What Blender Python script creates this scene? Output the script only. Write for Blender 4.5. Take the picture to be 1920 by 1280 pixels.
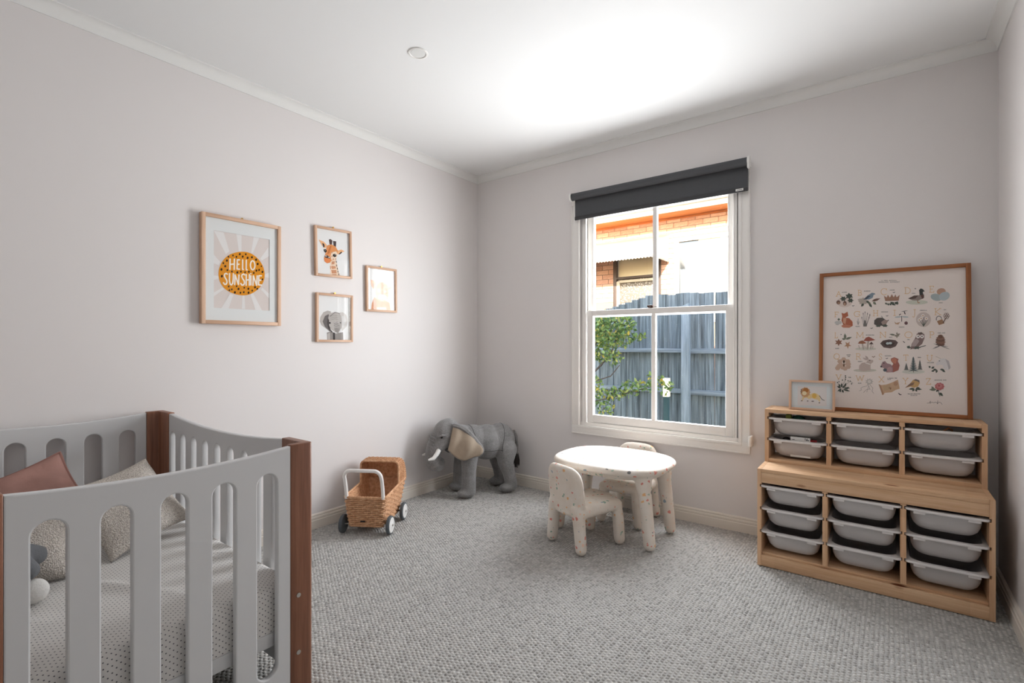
import bpy, bmesh, math, random
import numpy as np
from mathutils import Vector, Matrix, Euler

for _o in list(bpy.data.objects):
    bpy.data.objects.remove(_o, do_unlink=True)
scene = bpy.context.scene
COL = scene.collection
random.seed(7)
RNG = np.random.default_rng(7)
PI = math.pi

# ------------------------------------------------------------------ camera
cam_d = bpy.data.cameras.new('camera')
cam = bpy.data.objects.new('camera', cam_d)
COL.objects.link(cam)
cam.location = (2.964, -3.410, 1.19)
cam.rotation_euler = (PI / 2, 0, math.atan2(0.6012, 0.7991))
cam_d.sensor_width = 36.0
cam_d.lens = 36.0 * 929.0 / 1920.0
cam_d.shift_y = 5.5 / 1920.0
cam_d.clip_start = 0.02
cam_d.clip_end = 200
scene.camera = cam

# ------------------------------------------------------------------ view
vs = scene.view_settings
vs.view_transform = 'Standard'
vs.look = 'None'
vs.gamma = 1.0
vs.use_curve_mapping = False
vs.exposure = 0.25

# ------------------------------------------------------------------ sky
world = bpy.data.worlds.new('sky')
scene.world = world
world.use_nodes = True
nt = world.node_tree
nt.nodes.clear()
w_out = nt.nodes.new('ShaderNodeOutputWorld')
w_bg = nt.nodes.new('ShaderNodeBackground')
w_sky = nt.nodes.new('ShaderNodeTexSky')
w_sky.sky_type = 'NISHITA'
w_sky.sun_disc = False
w_sky.sun_elevation = math.radians(24)
w_sky.sun_rotation = math.radians(164)
w_sky.air_density = 1.0
w_sky.dust_density = 1.5
nt.links.new(w_sky.outputs[0], w_bg.inputs[0])
nt.links.new(w_bg.outputs[0], w_out.inputs[0])
w_bg.inputs[1].default_value = 0.7


def look_dir(o, d):
    o.rotation_euler = Vector(d).to_track_quat('-Z', 'Y').to_euler()


def light(name, kind, loc, direction, energy, color=(1, 1, 1), **kw):
    d = bpy.data.lights.new(name, kind)
    o = bpy.data.objects.new(name, d)
    COL.objects.link(o)
    o.location = loc
    look_dir(o, direction)
    d.energy = energy
    d.color = color
    for k, v in kw.items():
        setattr(d, k, v)
    return o


# sun from behind this house: it lights the neighbour's wall above the fence
SUN = Vector((-0.29, 1.0, -0.42))
light('sun_offscreen', 'SUN', (6, -8, 9), SUN, 11.0, (1.0, 0.94, 0.86), angle=math.radians(0.6))
# daylight entering by the window the photograph shows: the glass area, facing straight in
light('window_daylight', 'AREA', (1.66, 0.13, 1.40), (0, -1, 0), 64.0, (0.95, 0.975, 1.0),
      shape='RECTANGLE', size=0.97, size_y=1.5)


# ------------------------------------------------------------------ materials
def L(r, g, b):
    def f(c):
        c = c / 255.0
        return c / 12.92 if c <= 0.04045 else ((c + 0.055) / 1.055) ** 2.4
    return (f(r), f(g), f(b), 1.0)


class NT:
    """small helper around a node tree"""
    def __init__(self, name):
        self.m = bpy.data.materials.new(name)
        self.m.use_nodes = True
        self.t = self.m.node_tree
        self.b = self.t.nodes['Principled BSDF']
        self.out = self.t.nodes['Material Output']

    def n(self, typ, **kw):
        nd = self.t.nodes.new(typ)
        for k, v in kw.items():
            setattr(nd, k, v)
        return nd

    def l(self, a, b):
        self.t.links.new(a, b)

    def coord(self, scale=(1, 1, 1), rot=(0, 0, 0), kind='Object'):
        tc = self.n('ShaderNodeTexCoord')
        mp = self.n('ShaderNodeMapping')
        mp.inputs['Scale'].default_value = scale
        mp.inputs['Rotation'].default_value = rot
        self.l(tc.outputs[kind], mp.inputs['Vector'])
        return mp.outputs[0]

    def noise(self, vec, scale, detail=4, rough=0.55):
        nd = self.n('ShaderNodeTexNoise')
        nd.inputs['Scale'].default_value = scale
        nd.inputs['Detail'].default_value = detail
        nd.inputs['Roughness'].default_value = rough
        if vec is not None:
            self.l(vec, nd.inputs['Vector'])
        return nd.outputs['Fac']

    def ramp(self, fac, stops):
        nd = self.n('ShaderNodeValToRGB')
        el = nd.color_ramp.elements
        while len(el) < len(stops):
            el.new(0.5)
        for e, (p, c) in zip(el, stops):
            e.position = p
            e.color = c
        self.l(fac, nd.inputs[0])
        return nd.outputs[0]

    def math(self, op, a, b=None):
        nd = self.n('ShaderNodeMath', operation=op)
        for i, v in enumerate((a, b)):
            if v is None:
                continue
            if isinstance(v, (int, float)):
                nd.inputs[i].default_value = v
            else:
                self.l(v, nd.inputs[i])
        return nd.outputs[0]

    def mix(self, fac, a, b, mode='MIX'):
        nd = self.n('ShaderNodeMix', data_type='RGBA', blend_type=mode)
        for sock, v in ((nd.inputs[0], fac), (nd.inputs[6], a), (nd.inputs[7], b)):
            if isinstance(v, (int, float)):
                sock.default_value = v
            elif isinstance(v, tuple):
                sock.default_value = v
            else:
                self.l(v, sock)
        return nd.outputs[2]

    def bump(self, h, strength=0.3, dist=0.002):
        nd = self.n('ShaderNodeBump')
        nd.inputs['Strength'].default_value = strength
        nd.inputs['Distance'].default_value = dist
        self.l(h, nd.inputs['Height'])
        self.l(nd.outputs[0], self.b.inputs['Normal'])

    def set(self, **kw):
        for k, v in kw.items():
            self.b.inputs[k.replace('_', ' ')].default_value = v


def plain(name, c, rough=0.5, spec=0.4, metal=0.0, bump=None, var=0.0, vscale=8.0, sub=0.0):
    t = NT(name)
    t.set(Base_Color=c, Roughness=rough, Metallic=metal)
    t.b.inputs['Specular IOR Level'].default_value = spec
    if var:
        f = t.noise(t.coord(), vscale, 3)
        d = tuple(x * (1 - var) for x in c[:3]) + (1,)
        e = tuple(min(1, x * (1 + var)) for x in c[:3]) + (1,)
        t.l(t.ramp(f, [(0.3, d), (0.7, e)]), t.b.inputs['Base Color'])
    if bump:
        t.bump(t.noise(t.coord(), bump[0], 4), bump[1], bump[2])
    return t.m


def wood(name, dark, light_, axis='x', rough=0.45, ring=1.0, knots=False, blocks=0.0):
    """fine grain stretched along one axis of the object"""
    t = NT(name)
    s = {'x': (1.2, 26, 26), 'y': (26, 1.2, 26), 'z': (26, 26, 1.2)}[axis]
    v = t.coord(s)
    n1 = t.noise(v, 1.6 * ring, 5, 0.6)
    n2 = t.noise(v, 7.0 * ring, 3, 0.6)
    f = t.math('ADD', t.math('MULTIPLY', n1, 0.75), t.math('MULTIPLY', n2, 0.3))
    col = t.ramp(f, [(0.36, dark), (0.68, light_)])
    if blocks:
        sb = {'x': (2.6, 9, 9), 'y': (9, 2.6, 9), 'z': (9, 9, 2.6)}[axis]
        tc = t.coord(sb)
        fl = t.n('ShaderNodeVectorMath', operation='FLOOR')
        t.l(tc, fl.inputs[0])
        wn = t.n('ShaderNodeTexWhiteNoise')
        t.l(fl.outputs[0], wn.inputs[0])
        g = t.ramp(wn.outputs['Value'], [(0, (1 - blocks, 1 - blocks, 1 - blocks, 1)), (1, (1, 1, 1, 1))])
        col = t.mix(1.0, col, g, 'MULTIPLY')
    if knots:
        vo = t.n('ShaderNodeTexVoronoi')
        vo.inputs['Scale'].default_value = 1.0
        kx = {'x': (2.6, 7.5, 7.5), 'y': (7.5, 2.6, 7.5), 'z': (7.5, 7.5, 2.6)}[axis]
        t.l(t.coord(kx), vo.inputs['Vector'])
        k = t.ramp(vo.outputs['Distance'], [(0.0, L(84, 48, 26)), (0.075, L(150, 100, 66)), (0.11, (1, 1, 1, 1))])
        col = t.mix(1.0, col, k, 'MULTIPLY')
    t.l(col, t.b.inputs['Base Color'])
    t.set(Roughness=rough)
    t.b.inputs['Specular IOR Level'].default_value = 0.35
    t.bump(n2, 0.08, 0.001)
    return t.m


def glass_mat(name, tint=(1, 1, 1, 1), refl=0.6):
    t = NT(name)
    t.t.nodes.remove(t.b)
    tr = t.n('ShaderNodeBsdfTransparent')
    tr.inputs[0].default_value = tint
    gl = t.n('ShaderNodeBsdfGlossy')
    gl.inputs['Roughness'].default_value = 0.015
    lw = t.n('ShaderNodeLayerWeight')
    fr = t.math('ADD', t.math('MULTIPLY', t.math('POWER', lw.outputs['Facing'], 5.0), 0.9), 0.035)
    mx = t.n('ShaderNodeMixShader')
    t.l(t.math('MULTIPLY', fr, refl), mx.inputs[0])
    t.l(tr.outputs[0], mx.inputs[1])
    t.l(gl.outputs[0], mx.inputs[2])
    t.l(mx.outputs[0], t.out.inputs[0])
    return t.m


# ------------------------------------------------------------------ scene helpers
def tag(o, label=None, cat=None, group=None, kind=None):
    if label:
        o['label'] = label
    if cat:
        o['category'] = cat
    if group:
        o['group'] = group
    if kind:
        o['kind'] = kind
    return o


def thing(name, label, cat, loc=(0, 0, 0), rotz=0.0, group=None, kind=None):
    o = bpy.data.objects.new(name, None)
    o.empty_display_size = 0.05
    COL.objects.link(o)
    o.location = loc
    o.rotation_euler = (0, 0, rotz)
    return tag(o, label, cat, group, kind)


def link(name, me, mats, parent=None, smooth=True, angle=38):
    if not isinstance(mats, (list, tuple)):
        mats = [mats]
    for m in mats:
        me.materials.append(m)
    if smooth and len(me.polygons):
        me.polygons.foreach_set('use_smooth', [True] * len(me.polygons))
        if angle:
            me.set_sharp_from_angle(angle=math.radians(angle))
    o = bpy.data.objects.new(name, me)
    COL.objects.link(o)
    if parent is not None:
        o.parent = parent
    return o


def copy_tree(o, parent=None):
    c = o.copy()
    COL.objects.link(c)
    c.parent = parent
    for ch in o.children:
        copy_tree(ch, c)
    return c


_box_cache = {}


class MB:
    """collects shapes; build() links them as one mesh object"""
    def __init__(self):
        self.v = []
        self.f = []

    def add(self, vs_, fs_, mat=None):
        o = len(self.v)
        if mat is not None:
            vs_ = [tuple(mat @ Vector(p)) for p in vs_]
        self.v.extend(vs_)
        self.f.extend([tuple(i + o for i in f) for f in fs_])
        return self

    def box(self, x0, x1, y0, y1, z0, z1, bevel=0.0, seg=2):
        sx, sy, sz = x1 - x0, y1 - y0, z1 - z0
        bevel = min(bevel, 0.45 * min(abs(sx), abs(sy), abs(sz)))
        key = (round(sx, 5), round(sy, 5), round(sz, 5), round(bevel, 5), seg)
        if key not in _box_cache:
            bm = bmesh.new()
            bmesh.ops.create_cube(bm, size=1.0)
            for q in bm.verts:
                q.co = Vector((q.co.x * sx, q.co.y * sy, q.co.z * sz))
            if bevel > 0:
                bmesh.ops.bevel(bm, geom=list(bm.edges), offset=bevel, segments=seg, profile=0.5, affect='EDGES')
            bm.verts.index_update()
            _box_cache[key] = ([tuple(q.co) for q in bm.verts], [tuple(q.index for q in fa.verts) for fa in bm.faces])
            bm.free()
        vv, ff = _box_cache[key]
        cx, cy, cz = (x0 + x1) / 2, (y0 + y1) / 2, (z0 + z1) / 2
        return self.add([(a + cx, b + cy, c + cz) for a, b, c in vv], ff)

    def tube(self, path, r, n=8, closed=False, cap=True, flat=1.0):
        """sweep a circle along a path; r may be a list of radii"""
        P = [Vector(p) for p in path]
        m = len(P)
        rs = r if isinstance(r, (list, tuple)) else [r] * m
        o = len(self.v)
        up = Vector((0, 0, 1))
        prev = None
        for i in range(m):
            a = P[i - 1] if (i > 0 or closed) else P[i]
            b = P[(i + 1) % m] if (i < m - 1 or closed) else P[i]
            t = (b - a)
            t = t.normalized() if t.length > 1e-9 else Vector((1, 0, 0))
            if prev is None:
                x = t.cross(up)
                if x.length < 1e-3:
                    x = t.cross(Vector((0, 1, 0)))
            else:
                x = prev - t * prev.dot(t)
            x.normalize()
            prev = x.copy()
            y = t.cross(x)
            for k in range(n):
                an = 2 * PI * k / n
                self.v.append(tuple(P[i] + (x * math.cos(an) + y * math.sin(an) * flat) * rs[i]))
        for i in range(m if closed else m - 1):
            j = (i + 1) % m
            for k in range(n):
                self.f.append((o + i * n + k, o + i * n + (k + 1) % n, o + j * n + (k + 1) % n, o + j * n + k))
        if cap and not closed:
            self.f.append(tuple(o + k for k in range(n))[::-1])
            self.f.append(tuple(o + (m - 1) * n + k for k in range(n)))
        return self

    def lathe(self, prof, n=24, mat=None):
        """prof: list of (radius, height) about z"""
        vv, ff = [], []
        for (r, h) in prof:
            for k in range(n):
                a = 2 * PI * k / n
                vv.append((r * math.cos(a), r * math.sin(a), h))
        for i in range(len(prof) - 1):
            for k in range(n):
                ff.append((i * n + k, i * n + (k + 1) % n, (i + 1) * n + (k + 1) % n, (i + 1) * n + k))
        ff.append(tuple(range(n))[::-1])
        ff.append(tuple((len(prof) - 1) * n + k for k in range(n)))
        return self.add(vv, ff, mat)

    def prism(self, poly, a0, a1, axis='y'):
        """extrude a 2D polygon; axis is the extrusion axis"""
        n = len(poly)
        def pt(p, a):
            return {'x': (a, p[0], p[1]), 'y': (p[0], a, p[1]), 'z': (p[0], p[1], a)}[axis]
        vv = [pt(p, a0) for p in poly] + [pt(p, a1) for p in poly]
        ff = [tuple(range(n))[::-1], tuple(range(n, 2 * n))]
        for i in range(n):
            j = (i + 1) % n
            ff.append((i, j, n + j, n + i))
        return self.add(vv, ff)

    def sphere(self, c, r, n=12, m=8):
        if not isinstance(r, (tuple, list)):
            r = (r, r, r)
        vv = [(c[0], c[1], c[2] - r[2])]
        for i in range(1, m):
            th = PI * i / m
            for k in range(n):
                a = 2 * PI * k / n
                vv.append((c[0] + r[0] * math.sin(th) * math.cos(a), c[1] + r[1] * math.sin(th) * math.sin(a), c[2] - r[2] * math.cos(th)))
        vv.append((c[0], c[1], c[2] + r[2]))
        ff = [(0, 1 + (k + 1) % n, 1 + k) for k in range(n)]
        for i in range(m - 2):
            for k in range(n):
                a = 1 + i * n
                ff.append((a + k, a + (k + 1) % n, a + n + (k + 1) % n, a + n + k))
        a = 1 + (m - 2) * n
        ff += [(a + k, a + (k + 1) % n, len(vv) - 1) for k in range(n)]
        return self.add(vv, ff)

    def chain(self, pts, step=0.35):
        """spheres along a path of (x,y,z,r) for voxel unions"""
        for (a, b) in zip(pts[:-1], pts[1:]):
            d = math.dist(a[:3], b[:3])
            n = max(1, int(d / (step * min(a[3], b[3]))))
            for i in range(n + 1):
                u = i / n
                q = [a[k] * (1 - u) + b[k] * u for k in range(4)]
                self.sphere(q[:3], q[3], 14, 9)
        return self

    def mesh(self, name):
        me = bpy.data.meshes.new(name)
        me.from_pydata(self.v, [], self.f)
        me.validate()
        bm = bmesh.new()
        bm.from_mesh(me)
        bmesh.ops.recalc_face_normals(bm, faces=bm.faces)
        bm.to_mesh(me)
        bm.free()
        return me

    def build(self, name, mats, parent=None, smooth=True, angle=38):
        return link(name, self.mesh(name), mats, parent, smooth, angle)


def remeshed(mb, voxel=0.006, smooth=6, factor=0.6):
    """voxel union of everything in mb, relaxed; returns a mesh"""
    me = mb.mesh('tmp')
    o = bpy.data.objects.new('tmp', me)
    COL.objects.link(o)
    r = o.modifiers.new('r', 'REMESH')
    r.mode = 'VOXEL'
    r.voxel_size = voxel
    if smooth:
        s = o.modifiers.new('s', 'SMOOTH')
        s.factor = factor
        s.iterations = smooth
    dg = bpy.context.evaluated_depsgraph_get()
    out = bpy.data.meshes.new_from_object(o.evaluated_get(dg))
    bpy.data.objects.remove(o, do_unlink=True)
    return out


def split_mesh(me, classify, names, mat, parent):
    """split one moulded surface into part objects, keeping its smooth normals"""
    nv = len(me.vertices)
    co = np.empty(nv * 3)
    me.vertices.foreach_get('co', co)
    co = co.reshape(-1, 3)
    no = np.array([tuple(v.normal) for v in me.vertices])
    faces = [tuple(p.vertices) for p in me.polygons]
    cen = np.array([co[list(f)].mean(0) for f in faces])
    cls = classify(cen)
    res = []
    for i, nm in enumerate(names):
        fs = [faces[k] for k in np.nonzero(cls == i)[0]]
        if not fs:
            continue
        used = sorted({v for f in fs for v in f})
        mp = {v: j for j, v in enumerate(used)}
        m2 = bpy.data.meshes.new(nm)
        m2.from_pydata([tuple(co[v]) for v in used], [], [tuple(mp[v] for v in f) for f in fs])
        o = link(nm, m2, mat, parent, True, None)
        m2.normals_split_custom_set_from_vertices([tuple(no[v]) for v in used])
        res.append(o)
    return res


def curve_plate(outline, holes, half, bevel, xf, res=1):
    """flat board with rounded holes: filled 2D curve, extruded and bevelled -> mesh"""
    cu = bpy.data.curves.new('tmp', 'CURVE')
    cu.dimensions = '2D'
    cu.fill_mode = 'BOTH'
    cu.extrude = half - bevel
    cu.bevel_depth = bevel
    cu.bevel_resolution = res
    cu.offset = -bevel
    for pts in [outline] + holes:
        sp = cu.splines.new('POLY')
        sp.points.add(len(pts) - 1)
        for q, p in zip(sp.points, pts):
            q.co = (p[0], p[1], 0, 1)
        sp.use_cyclic_u = True
    o = bpy.data.objects.new('tmp', cu)
    COL.objects.link(o)
    dg = bpy.context.evaluated_depsgraph_get()
    me = bpy.data.meshes.new_from_object(o.evaluated_get(dg))
    bpy.data.objects.remove(o, do_unlink=True)
    me.transform(xf)
    return me


def rrect(x0, x1, y0, y1, r, n=6):
    """rounded rectangle outline"""
    pts = []
    for cx, cy, a0 in ((x1 - r, y0 + r, -90), (x1 - r, y1 - r, 0), (x0 + r, y1 - r, 90), (x0 + r, y0 + r, 180)):
        for i in range(n + 1):
            a = math.radians(a0 + 90 * i / n)
            pts.append((cx + r * math.cos(a), cy + r * math.sin(a)))
    return pts
# ------------------------------------------------------------------ room materials
M = {}
M['wall'] = plain('wall_paint', L(229, 224, 222), 0.6, 0.25, bump=(180, 0.04, 0.0008))
M['ceiling'] = plain('ceiling_paint', L(238, 238, 237), 0.7, 0.2)
M['cornice'] = plain('cornice_paint', L(235, 234, 231), 0.6, 0.25)
M['trim'] = plain('skirting_paint', L(231, 223, 212), 0.4, 0.4)
M['white'] = plain('window_paint', L(240, 236, 231), 0.35, 0.45)
M['glass'] = glass_mat('clear_glass', refl=0.35)
M['black'] = plain('black_rubber', L(30, 30, 32), 0.6)
M['steel'] = plain('brushed_steel', L(190, 186, 180), 0.3, 0.5, 1.0)
M['brass'] = plain('brass', L(190, 150, 80), 0.35, 0.5, 1.0)
M['plastic'] = plain('white_plastic', L(236, 234, 230), 0.35, 0.5)

RW = 3.414      # room width
RH = 2.70       # ceiling height
YB = -4.40      # wall behind the camera
WX0, WX1, WZ0, WZ1 = 1.085, 2.205, 0.575, 2.275   # window opening


def structure(name, mb, mat, parent=None, **kw):
    o = mb.build(name, mat, parent, **kw)
    if parent is None:
        o['kind'] = 'structure'
    return o


structure('wall_left', MB().box(-0.12, 0, YB - 0.12, 0.12, -0.05, RH + 0.05), M['wall'])
structure('wall_right', MB().box(RW, RW + 0.12, YB - 0.12, 0.12, -0.05, RH + 0.05), M['wall'])
wb = MB()
wb.box(0, WX0, 0, 0.12, -0.05, RH + 0.05).box(WX1, RW, 0, 0.12, -0.05, RH + 0.05)
wb.box(WX0, WX1, 0, 0.12, -0.05, WZ0).box(WX0, WX1, 0, 0.12, WZ1, RH + 0.05)
structure('wall_back', wb, M['wall'])
structure('wall_front', MB().box(0, 2.02, YB - 0.12, YB, -0.05, RH).box(2.88, RW, YB - 0.12, YB, -0.05, RH).box(2.02, 2.88, YB - 0.12, YB, 2.1, RH), M['wall'])  # the gap in this wall is cut for the invented doorway
added_hall = MB().box(1.2, 4.0, -6.1, -6.0, -0.1, 2.8).box(1.1, 1.2, -6.1, YB - 0.12, -0.1, 2.8).box(4.0, 4.1, -6.1, YB - 0.12, -0.1, 2.8)  # invented hallway box, out of view, added to keep sun and sky out
added_hall.box(1.1, 4.1, -6.1, YB - 0.12, -0.2, -0.1).box(1.1, 4.1, -6.1, YB - 0.12, 2.75, 2.85)
structure('added_hallway', added_hall, M['wall'])
dr = bpy.data.objects.new('added_doorway', None)  # invented doorway, out of view, added as an opening for fill light
COL.objects.link(dr)
dr['kind'] = 'structure'
for (a, b, c, d) in ((1.95, 2.03, 0.0, 2.1), (2.87, 2.95, 0.0, 2.1), (1.95, 2.95, 2.1, 2.17)):
    MB().box(a, b, YB - 0.01, YB + 0.018, c, d, 0.003).build('added_architrave', M['white'], dr)
structure('ceiling', MB().box(-0.12, RW + 0.12, YB - 0.12, 0.12, RH, RH + 0.1), M['ceiling'])

# floor slab and loop-pile carpet
t = NT('carpet_backing')
t.set(Base_Color=L(172, 170, 166), Roughness=0.95)
t.b.inputs['Specular IOR Level'].default_value = 0.1
M['backing'] = t.m
structure('floor', MB().box(-0.12, RW + 0.12, YB - 0.12, 0.12, -0.1, -0.0055), M['backing'])

t = NT('loop_pile_wool')
at = t.n('ShaderNodeAttribute')
at.attribute_name = 'tone'
tw = t.noise(t.coord((1, 1, 1)), 420, 2)
base = t.ramp(at.outputs['Fac'], [(0.0, L(150, 148, 145)), (0.45, L(186, 184, 180)), (1.0, L(206, 204, 200))])
t.l(t.mix(0.35, base, t.ramp(tw, [(0.3, L(120, 117, 113)), (0.7, L(206, 203, 197))])), t.b.inputs['Base Color'])
t.set(Roughness=0.95)
t.b.inputs['Specular IOR Level'].default_value = 0.05
M['pile'] = t.m


def carpet():
    px, py = 0.0162, 0.0172
    xs = np.arange(px * 0.5, RW, px)
    ys = np.arange(-3.6, -0.002, py)
    X, Y = np.meshgrid(xs, ys)
    Y = Y + (np.arange(len(xs)) % 2)[None, :] * py * 0.5
    X = X.ravel() + RNG.normal(0, 0.0011, X.size)
    Y = Y.ravel() + RNG.normal(0, 0.0014, Y.size)
    k = (Y < -0.006) & (X > 0.006) & (X < RW - 0.006)
    X, Y = X[k], Y[k]
    n = len(X)
    seg = 6
    a = np.arange(seg) * 2 * PI / seg
    tv = np.concatenate([
        np.stack([np.cos(a), np.sin(a), np.zeros(seg)], 1),
        np.stack([0.74 * np.cos(a), 0.74 * np.sin(a), np.full(seg, 0.68)], 1),
        [[0, 0, 1.0]]])
    tf = []
    for i in range(seg):
        j = (i + 1) % seg
        tf += [(i, j, seg + j), (i, seg + j, seg + i), (seg + i, seg + j, 2 * seg)]
    tf = np.array(tf)
    rx = 0.0081 * RNG.uniform(0.88, 1.1, n)
    ry = 0.0098 * RNG.uniform(0.88, 1.12, n)
    h = 0.0075 * RNG.uniform(0.8, 1.05, n)
    rot = RNG.normal(0.0, 0.35, n)
    c, s = np.cos(rot), np.sin(rot)
    lx = tv[None, :, 0] * rx[:, None]
    ly = tv[None, :, 1] * ry[:, None]
    V = np.stack([X[:, None] + lx * c[:, None] - ly * s[:, None], Y[:, None] + lx * s[:, None] + ly * c[:, None],
                  -0.0085 + tv[None, :, 2] * h[:, None]], 2)
    nvt = len(tv)
    Fc = (tf[None] + (np.arange(n) * nvt)[:, None, None]).reshape(-1, 3)
    me = bpy.data.meshes.new('carpet_pile')
    me.vertices.add(n * nvt)
    me.vertices.foreach_set('co', V.reshape(-1).astype(np.float32))
    me.loops.add(Fc.size)
    me.loops.foreach_set('vertex_index', Fc.reshape(-1).astype(np.int32))
    me.polygons.add(len(Fc))
    me.polygons.foreach_set('loop_start', (np.arange(len(Fc)) * 3).astype(np.int32))
    me.polygons.foreach_set('use_smooth', np.ones(len(Fc), bool))
    me.update(calc_edges=True)
    tone = me.attributes.new('tone', 'FLOAT', 'POINT')
    tone.data.foreach_set('value', np.repeat(RNG.uniform(0, 1, n), nvt).astype(np.float32))
    o = link('carpet_pile', me, M['pile'], None, False)
    tag(o, 'grey loop pile carpet covering the bedroom floor', 'carpet', kind='stuff')


carpet()


# cornice and skirting: a profile swept along each wall (d = out from wall, z)
def swept(name, prof, wall, mat):
    mb = MB()
    if wall == 'left':
        mb.prism([(d, z) for d, z in prof], YB, 0, 'y')
    elif wall == 'right':
        mb.prism([(RW - d, z) for d, z in prof], YB, 0, 'y')
    else:
        mb.prism([(-d, z) for d, z in prof], 0, RW, 'x')
    return structure(name, mb, mat, angle=25)


cov = [(0, RH), (0, RH - 0.055), (0.006, RH - 0.055), (0.006, RH - 0.05)]
for i in range(7):
    a = math.radians(90 * i / 6)
    cov.append((0.046 - 0.04 * math.cos(a), RH - 0.05 + 0.044 * math.sin(a)))
cov += [(0.052, RH - 0.006), (0.052, RH)]
for nm, w in (('trim_1', 'left'), ('trim_2', 'back'), ('trim_3', 'right')):
    swept(nm, cov, w, M['cornice'])
base_p = [(0, -0.005), (0.019, -0.005), (0.019, 0.05), (0.016, 0.054), (0.016, 0.058), (0.0175, 0.061), (0.0165, 0.07),
          (0.012, 0.0735), (0.012, 0.077), (0.0135, 0.08), (0.012, 0.086), (0.006, 0.09), (0, 0.09)]
for w in ('left', 'back', 'right'):
    swept('baseboard_' + w, base_p, w, M['trim'])

# ------------------------------------------------------------------ window
win = bpy.data.objects.new('window_1', None)
win.location = (1.66, 0, 0)
COL.objects.link(win)
win['kind'] = 'structure'
WO = -1.66


def wbox(mb, x0, x1, y0, y1, z0, z1, b=0.003):
    return mb.box(x0 + WO, x1 + WO, y0, y1, z0, z1, b)


CX0, CX1, CZ0, CZ1 = 0.998, 2.286, 0.497, 2.345
cw = 0.068
for side in ('l', 'r', 'b', 't'):
    mb = MB()
    if side in 'lr':
        x0 = CX0 if side == 'l' else CX1 - cw
        s = 1 if side == 'l' else -1
        xi = CX0 + cw if side == 'l' else CX1 - cw
        wbox(mb, x0, x0 + cw, -0.016, 0.004, CZ0 + (cw if True else 0), CZ1 - cw, 0.002)
        wbox(mb, *(sorted((xi - s * 0.02, xi))), -0.021, -0.012, CZ0 + cw, CZ1 - cw, 0.003)
        xo = CX0 if side == 'l' else CX1
        wbox(mb, *(sorted((xo, xo + s * 0.01))), -0.02, -0.012, CZ0 + cw, CZ1 - cw, 0.003)
    else:
        z0 = CZ0 if side == 'b' else CZ1 - cw
        zi = (CZ0 + cw - 0.02, CZ0 + cw) if side == 'b' else (CZ1 - cw, CZ1 - cw + 0.02)
        zo = (CZ0, CZ0 + 0.01) if side == 'b' else (CZ1 - 0.01, CZ1)
        wbox(mb, CX0, CX1, -0.016, 0.004, z0, z0 + cw, 0.002)
        wbox(mb, CX0 + cw - 0.02, CX1 - cw + 0.02, -0.021, -0.012, zi[0], zi[1], 0.003)
        wbox(mb, CX0, CX1, -0.02, -0.012, zo[0], zo[1], 0.003)
    mb.build('casing', M['white'], win)
# jamb linings and the staff bead
for (x0, x1, z0, z1) in ((1.066, 1.1, WZ0, WZ1), (2.192, 2.218, WZ0, WZ1)):
    wbox(MB(), x0, x1, 0.0, 0.13, z0 - 0.01, z1, 0.002).build('jamb', M['white'], win)
wbox(MB(), 1.1, 2.192, 0.0, 0.13, 2.25, WZ1 + 0.003, 0.002).build('jamb', M['white'], win)
sl = MB().prism([(-0.006, 0.567), (-0.006, 0.59), (0.05, 0.585), (0.16, 0.57), (0.16, 0.55), (0.0, 0.55)], 1.07 + WO, 2.216 + WO, 'x')
sl.build('sill', M['white'], win, angle=20)
for (x0, x1) in ((1.1, 1.117), (2.184, 2.192)):
    wbox(MB(), x0, x1, -0.004, 0.012, 0.588, 2.25, 0.003).build('staff_bead', M['white'], win)


def sash(name, x0, x1, y0, y1, z0, z1, stile, top, bot, mun):
    mb = MB()
    wbox(mb, x0, x0 + stile, y0, y1, z0, z1, 0.003)
    wbox(mb, x1 - stile, x1, y0, y1, z0, z1, 0.003)
    wbox(mb, x0 + stile, x1 - stile, y0, y1, z0, z0 + bot, 0.003)
    wbox(mb, x0 + stile, x1 - stile, y0, y1, z1 - top, z1, 0.003)
    o = mb.build(name, M['white'], win)
    xm = (x0 + x1) / 2 - 0.004
    wbox(MB(), xm - mun / 2, xm + mun / 2, y0 + 0.003, y1 - 0.003, z0 + bot, z1 - top, 0.004).build('muntin', M['white'], o)
    for a, b in ((x0 + stile, xm - mun / 2), (xm + mun / 2, x1 - stile)):
        mb = MB()
        wbox(mb, a, b, (y0 + y1) / 2 - 0.002, (y0 + y1) / 2 + 0.002, z0 + bot, z1 - top, 0)
        mb.build('pane', M['glass'], o, False)
    return o


lo = sash('lower_sash', 1.118, 2.186, 0.010, 0.046, 0.590, 1.450, 0.052, 0.042, 0.060, 0.032)
up = sash('upper_sash', 1.104, 2.190, 0.050, 0.086, 1.402, 2.248, 0.052, 0.05, 0.04, 0.032)
lt = MB().lathe([(0.019, 0), (0.019, 0.006), (0.012, 0.01), (0.009, 0.016)], 14, Matrix.Translation((1.62 + WO, 0.03, 1.45)))
wbox(lt, 1.598, 1.64, 0.02, 0.036, 1.456, 1.472, 0.003)
lt.build('sash_lock', plain('bronze_latch', L(70, 50, 42), 0.4, 0.5, 0.6), win)
wbox(MB(), 1.645, 1.672, 0.022, 0.05, 1.45, 1.462, 0.003).build('sash_lock_keeper', M['steel'], win)

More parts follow.
